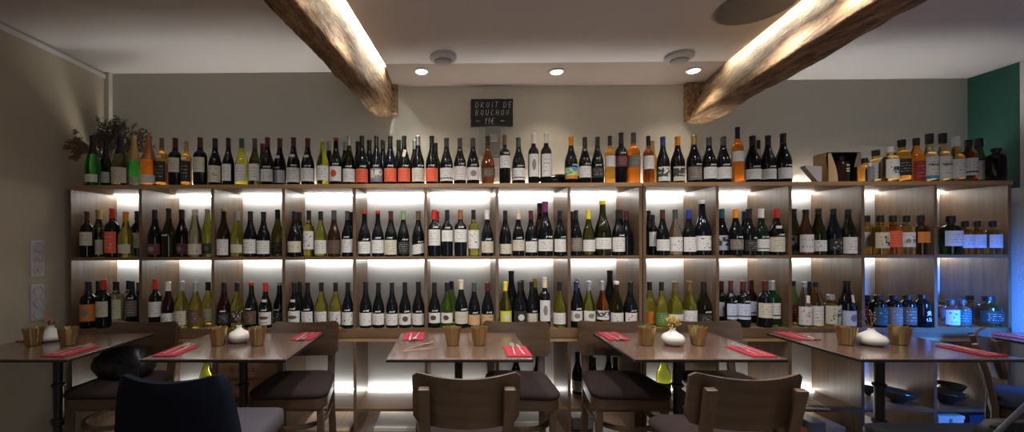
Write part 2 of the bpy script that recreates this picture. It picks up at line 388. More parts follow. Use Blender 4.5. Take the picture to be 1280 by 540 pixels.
# ------------------------------------------------------------------ bottles
GL = {}
def glass(k):
    if k in GL: return GL[k]
    spec = {'dk': ((.006, .007, .008), 0), 'db': ((.005, .007, .012), 0), 'dr': ((.02, .004, .004), 0), 'dg': ((.006, .018, .010), 0), 'br': ((.035, .014, .006), 0),
            'bk': ((.006, .006, .007), 0),
            'ol': ((.22, .22, .02), 1), 'yg': ((.78, .86, .10), 1), 'ye': ((1., .95, .16), 1), 'gr': ((.05, .42, .07), 1), 'lg': ((.32, .62, .10), 1), 'og': ((.07, .075, .02), 1),
            'am': ((.80, .44, .08), 1), 'or': ((.95, .30, .03), 1), 'ab': ((.26, .08, .015), 1), 'gd': ((.92, .72, .30), 1), 'cl': ((.93, .95, .97), 1), 'pg': ((.85, .90, .62), 1),
            'pk': ((.90, .78, .60), 1), 'sg': ((.10, .17, .08), 1)}[k]
    names = {'dk': 'dark', 'db': 'dark', 'dr': 'dark red', 'dg': 'dark green', 'br': 'dark brown', 'bk': 'black', 'ol': 'olive', 'yg': 'yellow-green', 'ye': 'yellow', 'gr': 'green', 'lg': 'bright green', 'og': 'dark olive', 'am': 'amber', 'or': 'orange', 'ab': 'dark amber', 'gd': 'pale gold', 'cl': 'clear', 'pg': 'pale green', 'pk': 'pale pink-gold', 'sg': 'deep green'}[k]
    m = mat('glass_' + k, spec[0], .045 if not spec[1] else .03, spec=.27 if not spec[1] else .5, trans=spec[1] * .98, ior=1.5 if not spec[1] else 1.42)
    GL[k] = (m, names); return GL[k]
CC = {'k': ((.012, .012, .013), 'black'), 'm': ((.09, .012, .018), 'maroon'), 'r': ((.55, .03, .02), 'red'), 'g': ((.45, .33, .12), 'gold'), 'o': ((.78, .26, .02), 'orange'),
      'w': ((.78, .75, .70), 'white'), 'c': ((.68, .58, .42), 'cream'), 's': ((.42, .43, .45), 'silver'), 'y': ((.80, .62, .03), 'yellow'), 'b': ((.02, .05, .30), 'blue'),
      'n': ((.02, .03, .10), 'navy'), 'e': ((.03, .10, .06), 'green'), 'l': ((.22, .38, .16), 'pale green'), 'p': ((.17, .03, .12), 'purple'), 'u': ((.16, .085, .045), 'brown'),
      'x': ((.07, .07, .075), 'grey'), 't': ((.01, .09, .13), 'teal'), 'q': ((.42, .17, .07), 'copper'), 'z': ((.75, .75, .76), 'frosted')}
def capmat(k):
    c, n = CC[k]
    return mat('foil_' + k, c, .38, metal=.55 if k in 'gsq' else 0.), n
LC = {'w': ((.66, .64, .62), 'white'), 'c': ((.58, .53, .42), 'cream'), 't': ((.17, .14, .115), 'taupe'), 'k': ((.018, .018, .018), 'black'), 'o': ((.72, .115, .05), 'orange-red'),
      'O': ((.62, .20, .03), 'orange'), 'm': ((.13, .025, .03), 'maroon'), 'g': ((.10, .20, .05), 'green'), 'G': ((.03, .10, .05), 'dark green'), 'y': ((.62, .60, .05), 'yellow'), 'b': ((.03, .28, .55), 'blue'),
      'n': ((.03, .03, .10), 'navy'), 'B': ((.50, .55, .70), 'pale blue'), 'r': ((.30, .02, .02), 'dark red'), 'u': ((.10, .06, .04), 'brown'), 'T': ((.55, .34, .17), 'tan'), 'p': ((.60, .12, .36), 'pink'),
      'd': ((.12, .13, .10), 'grey-green'), 'a': ((.20, .18, .20), 'grey'), 'e': ((.02, .07, .08), 'dark teal'), 'P': ((.62, .62, .42), 'pale yellow')}
def labmat(code):
    if 'lab_' + code in MATS: return MATS['lab_' + code]
    col = LC[code[0]][0]; style = code[1:] or 't'
    m, nt, bs = nm('lab_' + code); MATS['lab_' + code] = m
    N, L = nt.nodes, nt.links
    uv = N.new('ShaderNodeUVMap'); sp = N.new('ShaderNodeSeparateXYZ'); L.new(uv.outputs[0], sp.inputs[0])
    oi = N.new('ShaderNodeObjectInfo')
    def ma(op, a, b=None, c=None):
        n = N.new('ShaderNodeMath'); n.operation = op
        for i, v in enumerate((a, b, c)):
            if v is None: continue
            if isinstance(v, (int, float)): n.inputs[i].default_value = v
            else: L.new(v, n.inputs[i])
        return n.outputs[0]
    u, v = sp.outputs[0], sp.outputs[1]
    ink = (.05, .045, .05) if sum(col) > .75 else (.55, .52, .45)
    ink = {'r': (.5, .03, .02), 'R': (.55, .05, .03)}.get(style[-1], ink) if len(style) > 1 else ink
    def noi(scale, sx=1., sy=1.):
        n = N.new('ShaderNodeTexNoise'); n.inputs['Scale'].default_value = scale; n.inputs['Detail'].default_value = 2
        cb = N.new('ShaderNodeCombineXYZ'); L.new(ma('MULTIPLY', u, sx), cb.inputs[0]); L.new(ma('MULTIPLY', v, sy), cb.inputs[1]); L.new(ma('MULTIPLY', oi.outputs['Random'], 40.), cb.inputs[2])
        L.new(cb.outputs[0], n.inputs['Vector']); return n.outputs['Fac']
    def inr(x, a, b): return ma('MULTIPLY', ma('GREATER_THAN', x, a), ma('LESS_THAN', x, b))
    st = style[0]
    if st == 't' or st == 'b':      # lines of print
        rows = ma('MULTIPLY', v, 6.); fr = ma('FRACT', rows)
        f = ma('MULTIPLY', inr(fr, .35, .65), ma('GREATER_THAN', noi(9., 2.2, .9), .52))
        f = ma('MULTIPLY', f, ma('MULTIPLY', inr(u, .2, .8), inr(v, .12, .9))); f = ma('MULTIPLY', f, .75)
        if st == 'b': f = ma('MAXIMUM', f, inr(v, .16, .24))
    elif st == 'c':                 # a round emblem
        a = ma('MULTIPLY', ma('SUBTRACT', u, .5), 1.35); c = ma('SUBTRACT', v, .52)
        f = ma('LESS_THAN', ma('ADD', ma('MULTIPLY', a, a), ma('MULTIPLY', c, c)), .06); ink = (.22, .19, .17) if len(style) == 1 else ink
    elif st == 'v':                 # a flat oval emblem and a line under it
        a = ma('MULTIPLY', ma('SUBTRACT', u, .5), 1.); c = ma('MULTIPLY', ma('SUBTRACT', v, .55), 2.2)
        f = ma('LESS_THAN', ma('ADD', ma('MULTIPLY', a, a), ma('MULTIPLY', c, c)), .085)
        f = ma('MAXIMUM', f, ma('MULTIPLY', inr(v, .15, .2), inr(u, .25, .75)))
        ink = (.12, .07, .04)
    elif st == 'k':                 # brush strokes / drawing
        f = ma('MULTIPLY', ma('GREATER_THAN', noi(6., 1.5, 1.3), .625), ma('MULTIPLY', inr(u, .15, .85), inr(v, .15, .85)))
    elif st == 'h':                 # half-and-half picture
        f = ma('MULTIPLY', ma('GREATER_THAN', noi(4.), .47), inr(v, .3, .9))
    elif st == 's':                 # stripe at the foot
        f = inr(v, .08, .16)
    else: f = ma('MULTIPLY', u, 0.)
    if style[-1] == 'O' and len(style) > 1: ink = (.6, .18, .03)
    if style[-1] == 'B' and len(style) > 1: ink = (.08, .05, .03)
    if style[-1] == 'Y' and len(style) > 1: ink = (.60, .58, .04)
    if style[-1] == 'G' and len(style) > 1: ink = (.05, .22, .10)
    if style[-1] == 'W' and len(style) > 1: ink = (.6, .58, .55)
    mx = N.new('ShaderNodeMix'); mx.data_type = 'RGBA'; mx.inputs['A'].default_value = (*col, 1); mx.inputs['B'].default_value = (*ink, 1)
    L.new(f, mx.inputs['Factor']); L.new(mx.outputs['Result'], bs.inputs['Base Color']); bs.inputs['Roughness'].default_value = .7
    return m
# outlines, height 1 and body radius 1:   (z, r)
PROF = {
 'b': [(0, .90), (.012, 1), (.38, 1), (.44, .985), (.50, .92), (.56, .80), (.62, .65), (.68, .51), (.74, .42), (.79, .375), (.95, .345), (.955, .385), (.985, .385), (1, .34)],
 'x': [(0, .90), (.012, 1), (.30, 1), (.59, .98), (.645, .93), (.68, .80), (.705, .62), (.73, .46), (.76, .40), (.95, .355), (.955, .40), (.985, .40), (1, .35)],
 'c': [(0, .88), (.015, 1), (.40, 1), (.47, .96), (.55, .84), (.63, .66), (.70, .50), (.78, .38), (.88, .33), (.93, .36), (.97, .40), (.99, .37), (1, .25)],
 's': [(0, .90), (.012, 1), (.42, 1), (.50, .95), (.60, .78), (.70, .56), (.80, .42), (.90, .37), (.955, .37), (.96, .42), (.99, .42), (1, .38)],
 'w': [(0, .93), (.015, 1), (.58, 1), (.66, .97), (.71, .86), (.735, .66), (.75, .45), (.80, .40), (.84, .40), (.845, .44), (.99, .44), (1, .41)],
 'q': [(0, .93), (.015, 1), (.62, 1), (.68, .96), (.72, .80), (.745, .50), (.76, .36), (.80, .34), (.82, .34), (.825, .42), (.99, .42), (1, .39)],
 'l': [(0, .93), (.015, 1), (.50, 1), (.56, .93), (.60, .74), (.625, .56), (.65, .60), (.67, .50), (.76, .42), (.80, .40), (.805, .46), (.99, .46), (1, .44)],
 'f': [(0, .93), (.015, 1), (.66, 1), (.74, .95), (.79, .80), (.825, .52), (.84, .40), (.87, .38), (.875, .46), (.99, .48), (1, .44)],
 'o': [(0, .93), (.015, 1), (.40, 1), (.50, .98), (.60, .90), (.68, .72), (.74, .52), (.78, .42), (.83, .36), (.84, .36), (.845, .40), (.99, .40), (1, .37)],
 'u': [(0, .80), (.015, .88), (.20, .97), (.40, 1), (.48, .90), (.56, .70), (.64, .50), (.72, .38), (.80, .33), (.95, .31), (.955, .36), (.985, .36), (1, .32)]}
CAPZ = {'b': .80, 'x': .79, 'c': .62, 's': .88, 'w': .83, 'q': .81, 'l': .79, 'f': .86, 'o': .835, 'u': .80}
LABZ = {'b': (.07, .33), 'x': (.22, .56), 'c': (.06, .23), 's': (.06, .36), 'w': (.18, .52), 'q': (.10, .50), 'l': (.06, .50), 'f': (.06, .50), 'o': (.15, .5), 'u': (.12, .30)}
def prof_r(t, z):
    P = PROF[t]
    for (a, ra), (b_, rb) in zip(P, P[1:]):
        if a <= z <= b_: return ra + (rb - ra) * (z - a) / max(1e-6, b_ - a)
    return P[-1][1]
BM, CM, LM, PM = {}, {}, {}, {}
SEG = 24
def body_mesh(t, cz):
    if (t, cz) not in BM:
        b = MB(); P = [(z, r) for z, r in PROF[t] if z <= cz + .012] ; P.append((cz + .013, prof_r(t, min(1, cz + .013))))
        b.lathe(P, SEG); me = mesh('bottle', b.v, b.f, True, 50); BM[(t, cz)] = me
    return BM[(t, cz)]
def cap_mesh(t, z0):
    if (t, z0) not in CM:
        P = [(z0, prof_r(t, z0) * 1.03)] + [(z, r * 1.05) for z, r in PROF[t] if z > z0 + .005]
        P[-1] = (1.0, P[-1][1]); b = MB(); b.lathe(P, SEG); CM[(t, z0)] = mesh('capsule', b.v, b.f, True, 50)
    return CM[(t, z0)]
def label_mesh(z0, z1, arc=150, rr=1.02, off=0., tilt=0.):
    k = (round(z0, 3), round(z1, 3), arc, rr, off, tilt)
    if k not in LM:
        n = 12; vs = []; uvs = []
        for j in (0, 1):
            for i in range(n + 1):
                a = R(-90 + off - arc / 2 + arc * i / n); z = (z0, z1)[j] + tilt * (i / n - .5)
                vs.append((rr * math.cos(a), rr * math.sin(a), z)); uvs.append((i / n, j))
        fs = [(i, i + 1, n + 2 + i, n + 1 + i) for i in range(n)]
        me = mesh('label', vs, fs, True); ul = me.uv_layers.new(name='UVMap')
        for lp in me.loops: ul.data[lp.index].uv = uvs[lp.vertex_index]
        LM[k] = me
    return LM[k]
TXT = {}
def text_verts(s, shear=0.):
    if (s, shear) in TXT: return TXT[(s, shear)]
    cu = bpy.data.curves.new('t', 'FONT'); cu.body = s; cu.align_x = 'CENTER'; cu.align_y = 'CENTER'; cu.resolution_u = 2; cu.shear = shear; cu.offset = .02
    ob = bpy.data.objects.new('t', cu); COL.objects.link(ob)
    dg = bpy.context.evaluated_depsgraph_get(); me = bpy.data.meshes.new_from_object(ob.evaluated_get(dg))
    r = ([v.co.copy() for v in me.vertices], [tuple(p.vertices) for p in me.polygons])
    bpy.data.objects.remove(ob); bpy.data.meshes.remove(me); bpy.data.curves.remove(cu)
    TXT[(s, shear)] = r; return r
def bent_text(s, ang, zc, hz, rr, shear=0., off=0.):     # text wrapped on the unit cylinder, ang = total angle
    k = (s, ang, round(zc, 3), hz, rr, off)
    if k not in PM:
        vs, fs = text_verts(s, shear); w = max(v.x for v in vs) - min(v.x for v in vs); h = max(v.y for v in vs) - min(v.y for v in vs)
        out = []
        for v in vs:
            a = R(-90 + off) + v.x / w * R(ang); z = zc + v.y / h * hz
            out.append((rr(z) * math.cos(a), rr(z) * math.sin(a), z))
        PM[k] = mesh('lettering', out, fs)
    return PM[k]
M_chalkpen = mat('white_marker', (.85, .85, .83), .7)
M_ink = mat('black_ink', (.02, .02, .02), .7)
OW = ORD + ['sixteenth']
PRICES = ['16€', '21€', '28€', '24€', '32€', '19€', '26€', '35€']
NB = [0]
KINDN = {'b': ('wine_bottle', 'wine bottle', 'bottle'), 'x': ('wine_bottle', 'straight wine bottle', 'bottle'), 'c': ('champagne_bottle', 'sparkling wine bottle', 'bottle'), 's': ('sake_bottle', 'slim sake bottle', 'bottle'),
         'w': ('whisky_bottle', 'spirit bottle', 'bottle'), 'q': ('spirit_bottle', 'small spirit bottle', 'bottle'), 'l': ('whisky_bottle', 'whisky bottle', 'bottle'), 'f': ('flask_bottle', 'jug-shaped bottle', 'bottle'), 'o': ('spirit_bottle', 'round-shouldered bottle', 'bottle'),
         'u': ('wine_bottle', 'bulging wine bottle', 'bottle')}
REC = []; RELAX = []
ZFL = {'T': ZT, '1': Z1, '2': Z2, '3': Z3}
GRP = {'T': 'bottles standing on the top board', '1': 'bottles in the upper bottle row', '2': 'bottles in the lower bottle row', '3': 'bottles in the cabinet row below the counter'}
ALLX = [(a + T / 2, c - T / 2, i) for i, (a, c) in enumerate(zip(DX, DX[1:]))] + [(a + T / 2, c - T / 2, i + 8) for i, (a, c) in enumerate(zip(EX, EX[1:]))]
PLACED = []
def bottle(row, px, ytop, t, g, c, lab, w=None, fl='', lz=None, Y=None, capz=None, H=None):
    """px, ytop: where the bottle's axis and mouth show; fl: flags (B back row, N no price, V neck oval, W short wax, T tag, Z tilt label)"""
    z0 = ZFL[row] + .0006; wpx = w or {'b': 15.4, 'x': 14.6, 'c': 17., 's': 15, 'w': 17, 'q': 14, 'l': 17, 'f': 18, 'o': 17, 'u': 16.5}[t]
    y = Y or (YF + .20 if 'B' in fl else YF + max(.037, wpx / 2 * 2.73 / FPX - .003))
    best = None
    x0_ = W(px, ytop, y).x; bay = min(range(13), key=lambda k: abs(x0_ - (ALLX[k][0] + ALLX[k][1]) / 2))
    xl, xr_ = (DX[0] - .01, EX[-1] + .008) if row == 'T' else ALLX[bay][:2]
    for y in sorted([YF + .034 + .005 * k for k in range(60)], key=lambda q, y=y: abs(q - y) + (q > y) * 1e-6):
        p = W(px, ytop, y); rad = wpx / 2 * y / FPX
        if y + rad > YB - .036 or y - rad < YF - .008: continue
        xc = min(max(p.x, xl + rad + .002), xr_ - rad - .002); bad = abs(xc - p.x) * .35
        for (r2, x2, y2, rad2) in PLACED:
            if r2 == row: bad += max(0, rad + rad2 + .001 - math.hypot(xc - x2, y - y2)) * 1.5
        if best is None or bad < best[0] - 1e-5: best = (bad, y)
        if bad <= 0: break
    y = best[1]
    if best[0] > .004: print('TIGHT', row, px, round(best[0], 4))
    p = W(px, ytop, y); rad = wpx / 2 * y / FPX
    x = p.x
    x = min(max(x, xl + rad + .002), xr_ - rad - .002)
    PLACED.append((row, x, y, rad))
    h = H or (p.z - z0)
    gm, gn = glass(g); nm_, kn, cat = KINDN[t]
    cz = capz or CAPZ[t]
    if 'W' in fl: cz = .93
    me = body_mesh(t, cz)
    rz = R(rnd.uniform(-12, 12))
    o = link(nm_, me, gm, loc=(x, y, z0), rot=(0, 0, rz), scale=(rad, rad, h))
    cn = ''
    if c:
        cm, cn = capmat(c); link('capsule' if t in 'bxcu' else 'stopper', cap_mesh(t, cz), cm, o)
    ln = ''
    if lab:
        l0, l1 = lz or LABZ[t]
        link('label', label_mesh(l0, l1, 116 if 'N2' in fl else 150, 1.025, 0., .05 if 'Z' in fl else 0.), labmat(lab), o); ln = LC[lab[0]][1]
        if 'E' in fl: link('label', label_mesh(l0 + .0, l0 + .07, 150, 1.035), labmat({'69': 'bn', '45': 'On'}.get(lab[2:], 'bn') if False else ('bn' if t == 'l' else 'On')), o)
    else: l1 = .40
    if 'V' in fl: link('label', label_mesh(.57, .63, 60, prof_r(t, .60) * 1.09), labmat('wn'), o)
    if 'P' in fl:
        s = PRICES[rnd.randrange(8)]; zc = min(l1 + .045, .62)
        if t == 'x': zc = l1 + .05
        link('price_mark', bent_text(s, 62, zc, .035, lambda z, t=t: prof_r(t, min(z, 1)) * 1.02 + .01, .3, rnd.choice((0, 15))), M_chalkpen, o)
    if 'T' in fl:
        b = MB(); b.box(-.010, .010, -.0015, 0, -.05, 0)
        tg = b.build('hang_tag', mat('kraft_tag', (.62, .55, .45), .8), o); tg.matrix_parent_inverse = Matrix.Diagonal((1 / rad, 1 / rad, 1 / h, 1))
        tg.location = (.008, -rad * .62, h * .70); tg.rotation_euler = (R(-14), R(10), 0)
    RELAX.append([o, row, bay, x, y, rad, x, y, xl, xr_])
    REC.append((o, row, bay, 'B' in fl, px, gn, kn, cn, ln, fl))
    return o
def hw(z0v, z1v, base, top):
    return ((base - z1v) / (base - top), (base - z0v) / (base - top))
def rows(row, x0, y0, s, base, data):
    for ln in data.strip().split('\n'):
        f = ln.split()
        u, v, t, g, c, lab, l0, l1 = f[:8]
        kw = dict(k.split('=') for k in f[8:] if '=' in k); fl = ''.join(k for k in f[8:] if '=' not in k)
        u, v = float(u), float(v)
        lz = hw(float(l0), float(l1), base, v) if l0 != '-' else None
        if 'N' not in fl and 'B' not in fl and row in 'T12' and t in 'bxc' and g in ('dk', 'db', 'dg', 'dr', 'br', 'og'): fl += 'P'
        bottle(row, x0 + u / s, y0 + v / s, t, g, None if c == '-' else c, None if lab == '-' else lab, float(kw['w']) / s if 'w' in kw else None, fl, lz, float(kw['Y']) if 'Y' in kw else None, float(kw['cz']) if 'cz' in kw else None)
# u v type glass cap label labtop labbottom flags
rows('T', 80, 130, 4.91, 490, '''
178 195 c gr k w 425 470 w=80 N
255 232 c dk k w 405 465 w=76 N Y=2.80
345 195 c og k c 385 475 w=88 N
427 190 c gr g c 430 475 w=86 N cz=.50
520 190 c or q w 430 480 w=90 N cz=.50
600 210 x am u k 350 470 w=64 N V
683 210 x dk m ct 330 415 w=76 N
750 230 x am g k 350 470 w=60 N V
836 207 x dk m ct 328 415 w=78 N
928 212 b dk k ck 378 475 w=78 N''')
rows('T', 260, 130, 4.91, 488, '''
43 212 b dk k ck 378 475 w=78 N
125 210 b dk k wt 367 465 w=72 N2
207 213 b yg e wt 368 468 w=78 N2
288 213 b og x wt 367 465 w=74 N2
335 245 b dk m - - - B
365 207 b dk m wt 398 470 w=78
440 212 b dk m wt 398 470 w=78 V
525 207 b dk m wt 390 475 w=80 V
612 212 b dk m wt 393 470 w=80 V
703 212 b yg w wt 378 465 w=76 W
742 232 b dk s - - - B
785 208 b dk r wcR 383 470 w=78 W
842 230 b dk s - - - B
865 197 b og s wt 397 475 w=74
920 232 b dk k - - - B
945 197 b db k ot 397 478 w=76''')
rows('T', 440, 130, 4.91, 486, '''
105 223 b db k - - - B
150 197 b db k ah 393 473 w=74
190 222 b dk k - - - B
235 197 b db k ot 393 473 w=76
287 222 b dk k - - - B
320 197 b dk k ot 393 473 w=76 T
385 222 b dk s - - - B
405 197 b dk s ct 393 473 w=78
490 197 b dk k ot 393 473 w=76
512 240 b dk k - - - B
580 210 b dk x wb 393 470 w=80
662 210 b dk x wtr 383 465 w=76
742 210 b dk x wc 390 465 w=78
833 198 u ab k ut 395 450 w=84 N
937 190 x dk u wt 320 393 w=68''')
rows('T', 620, 130, 4.91, 482, '''
138 207 b dk e wb 393 463 w=80
230 180 x dk w wc 308 443 w=66 N2
307 177 x dk w wt 308 443 w=68 N2
460 200 b dk o bhY 388 458 w=78 E
545 205 b dk k wtr 382 450 w=74
622 202 b dk k kt 390 450 w=74
700 197 x am k wt 320 385 w=62
767 177 x dk k mt 320 385 w=72
842 177 x or x dt 318 388 w=76
935 197 x ab k wt 320 400 w=62''')
rows('T', 800, 130, 4.91, 474, '''
75 227 b am g - - - B
140 202 b dk b wh 382 465 w=76 N2
230 200 b dk o ch 382 465 w=80 N2
330 193 b dk g tt 382 460 w=84
423 202 b dk x wt 385 453 w=82
510 200 b dk x wt 385 453 w=84
598 143 x or k wt 290 350 w=66 N
690 197 b dk k wt 397 457 w=88
722 225 b pk k - - - B
785 195 b dk k wt 397 457 w=80
878 182 b dk k wO 390 455 w=86''')
rows('T', 980, 130, 4.267, 405, '''
427 290 q am k - - - w=72 N Y=2.80
457 315 q bk z a 335 400 w=36 N
490 248 w gd k wk 308 385 w=72 N Y=2.81
565 228 w gd w wk 295 388 w=68 N
630 192 w am k kt 290 370 w=70 N Y=2.79
705 183 o or k r 300 400 w=66 N
775 160 l gd k w 275 388 w=66 N E
845 157 l gd k w 275 388 w=66 N
915 175 l am z wt 290 385 w=66 N
985 192 w ab k wb 285 370 w=66 N Y=2.80
1060 180 l sg k wt 295 390 w=68 N
1143 237 f bk k - - - w=76 N''')
rows('1', 80, 230, 5.4, 487, '''
157 185 x dk m ct 322 410 w=80 N
235 175 b og g ct 375 470 w=92 N
326 165 x dk r otW 320 460 w=88 N
417 187 b ye o ct 403 460 w=88
495 183 x dk k ct 330 430 w=78 N Y=2.88
615 173 b dk k mc 400 470 w=90 N
708 165 b og k - - - w=88
795 173 b dk k mc 400 470 w=90 N
885 172 s pg c ck 400 470 w=86
970 170 s yg c Gc 400 470 w=84 Y=2.86''')
rows('1', 260, 230, 5.4, 487, '''
105 162 b og g wkr 370 475 w=86 W N
200 185 b yg s ct 405 460 w=84
286 185 b dk k wt 372 465 w=86 N
373 188 b dk k wt 380 468 w=86 N
470 173 b ol k kt 395 470 w=86 Y=2.86
585 185 b dk k ck 385 458 w=90 N
618 190 b dk k - - - B
682 180 x ye k wk 318 438 w=74
760 185 b yg k wt 378 468 w=82
850 178 b br x uv 378 468 w=86 N
940 182 b dk x w 372 460 w=78
968 190 b dk k - - - B''')
rows('1', 440, 230, 5.4, 487, '''
83 180 b dk r w 388 468 w=84 W
175 180 b dk r wt 378 465 w=82 W
262 183 b dk m ct 378 475 w=86
345 180 b dk l kt 390 470 w=82
447 183 b dk u wk 405 470 w=84 Z
555 175 x dk r wt 308 415 w=82
576 185 x dk r - - - B w=60
642 175 x dk k wt 313 388 w=76
732 175 x dk q wt 308 393 w=84
820 175 x ye k wk 313 435 w=74
912 178 b dk w ct 388 465 w=82''')
rows('1', 620, 230, 5.4, 485, '''
62 180 b dk k ck 405 470 w=80 N
150 178 b dk c ct 378 450 w=80
235 180 b dk m wt 388 460 w=80
295 130 b dr m - - - B w=88
333 118 b dk p wt 375 453 w=102
430 180 b dk k wtr 373 458 w=82
510 185 b dk k - - - B w=70
540 178 b dk k tt 365 455 w=78 N
625 175 b ol y wt 378 455 w=82
720 113 b og y wt 365 440 w=108 W N
822 175 b dk k wt 362 458 w=84
878 183 b dk m - - - B w=80
913 173 b dk u uc 373 455 w=86 N''')
rows('1', 800, 230, 5.4, 483, '''
58 180 x dk k - - - B w=66
87 208 x dk k wt 325 422 w=66 N Y=2.80
155 173 b dk m wt 375 450 w=82 N
240 173 b pk x wk 360 455 w=86
330 173 b dk b wk 360 458 w=86 N
418 108 b db w wk 353 450 w=106 W N
553 168 b db t Bh 350 450 w=84 N Y=2.80
645 167 b dk o tt 375 445 w=86
705 185 b og k - - - B w=76
740 168 b dk k kt 380 455 w=90
825 167 b dg w wb 375 455 w=88
858 175 b dk r - - - B w=80
920 167 b dk r ct 360 460 w=92 V''')
rows('1', 980, 230, 4.267, 375, '''
50 133 s og k nh 265 355 w=66 Y=2.83
115 137 s ab k wk 268 360 w=66
182 132 s og k wkG 298 355 w=68
262 132 s db k kk 290 350 w=68
340 135 s og k w 282 368 w=72
438 168 w am k wk 258 335 w=68 Y=2.84
512 168 w am k ck 258 340 w=70
582 168 w or k ot 250 335 w=67
655 168 w gd k wk 258 335 w=66
728 168 w ab k Ot 255 312 w=68
835 225 f db k nt 260 340 w=60 Y=2.85
888 170 q sg k Bt 250 330 w=86
965 197 q am k Bt 270 340 w=60
1030 197 q am k Bt 270 340 w=60
1110 197 q gd k Bt 270 340 w=68''')
rows('2', 80, 320, 5.4, 487, '''
167 173 x dk k Oc 325 440 w=98 N
232 168 x dk k - - - B w=70
268 157 x dk r ct 305 410 w=86 N
352 170 x pg k Pt 300 440 w=92
438 165 x pg k - - - B w=80
460 168 x dk k tt 305 420 w=76 Y=2.81
505 178 x dk u ct 305 400 w=72 Y=2.87
620 157 x dk r wt 308 410 w=80 N
703 173 b dr w wk 385 460 w=86 N
792 170 b ye s ct 370 465 w=90 N2
887 178 b ye s ut 360 465 w=88 N2
972 175 b ye k Pt 370 460 w=84 Y=2.85''')
rows('2', 260, 320, 5.4, 487, '''
110 178 b dr k kt 385 460 w=84
197 178 b yg k kk 370 450 w=84
293 178 b dk r u 370 460 w=88 W
388 178 b dk r wv 378 465 w=84 V
482 178 b dk s kk 385 465 w=82 W Y=2.80
583 178 b dk k wv 370 465 w=84 V
618 172 b dk k - - - B w=80
673 178 b dk k wk 375 465 w=84
765 178 b ye k wk 375 465 w=84
862 178 b ye k wk 375 465 w=82
943 178 b db k wk 378 465 w=80''')
rows('2', 440, 320, 5.4, 487, '''
92 173 b dk k wk 383 470 w=84
178 178 b dk k wt 388 465 w=80
270 178 b dk k wt 390 468 w=80
357 175 b dk k wcB 388 465 w=80
448 173 b dk k wt 390 468 w=84
557 178 b dk k wcB 383 453 w=82
640 178 b lg k wcB 383 453 w=80
673 170 b lg k - - - B w=80
738 160 b dk c ct 375 458 w=88
823 178 b dk x TW 398 468 w=80
915 178 b dk m Tk 395 470 w=82''')
rows('2', 620, 320, 5.4, 485, '''
63 173 b ye y ycW 370 460 w=80
103 100 b dk k - - - B w=96
162 172 b dk k kcW 370 460 w=88 N
172 163 b dk k - - - B w=80 Y=2.99
240 173 b dk k ct 390 460 w=80
262 150 b og y - - - B w=80
328 143 x dk c wc 298 440 w=76 N2
428 173 b yg k wt 383 460 w=82
550 153 b og w - - - B w=80
540 173 b dk n wc 370 440 w=80
627 168 b yg s wc 370 440 w=80
718 168 b or s wh 368 430 w=84
768 97 b dk k - - - B w=96
813 170 b ol w wkG 383 465 w=84 W
905 173 b dk k wkR 382 465 w=86''')
rows('2', 800, 320, 5.4, 480, '''
65 173 b ye k O 382 465 w=80 Y=2.80
145 173 b ye k g 380 460 w=78
237 173 b yg u wt 390 450 w=98
333 168 b yg u wt 365 455 w=92
428 170 b og k kt 390 450 w=96
548 168 x dk m BcB 320 425 w=72 N Y=2.85
612 165 x dk m Bb 320 425 w=72
695 167 x dk m Bb 320 425 w=84
750 162 x dr m Bb 320 425 w=70 B
842 165 x dk m ct 315 415 w=86 N
932 165 x gr s wb 318 425 w=90''')
rows('2', 980, 320, 4.267, 378, '''
48 133 s lg k r 270 365 w=56 Y=2.84
108 137 s cl s wkR 268 365 w=62 T
130 135 s br k - - - B w=60
168 137 s am k wt 265 370 w=64
248 205 o gd s ck 262 360 w=84
288 130 s dk k - - - B w=70
333 132 s bk k Bc 290 370 w=76 T
438 208 f bk k rt 270 360 w=62 Y=2.85
500 208 f bk k ek 270 365 w=72
583 208 f bk k tt 270 365 w=70
660 208 f bk k ut 270 365 w=70
735 203 f bk k - - - w=68
845 240 f cl x pt 285 365 w=62 Y=2.86
888 232 w cl x Bk 285 365 w=64
948 232 w cl x et 285 365 w=64
990 210 w gd k nt 290 360 w=70 B
1100 213 w gd k kt 290 355 w=100''')
# bottles in the cabinet below the counter
for px, yt, g, c, lab, w, Y in ((258, 440, 'ol', 'k', None, 17, 2.86), (645, 440, 'dk', 'k', 'wt', 14.4, 2.98), (672, 442, 'dk', 'k', 'wt', 14.4, 2.98), (721.8, 440, 'dk', 'k', 'ct', 14.4, 2.99),
                            (739, 440, 'dk', 'k', 'ct', 14.4, 2.96), (742, 447, 'dk', 'k', 'ct', 15.5, 2.80), (760.4, 442, 'dk', 'k', 'wt', 14, 3.0), (769, 446.5, 'dg', 'k', 'wt', 14.5, 2.90), (829, 436, 'yg', 'k', 'kt', 17, 2.90), (849, 436, 'yg', 'k', 'kt', 17, 2.92)):
    bottle('3', px, yt, 'b', g, c, lab, w, '', None, Y)

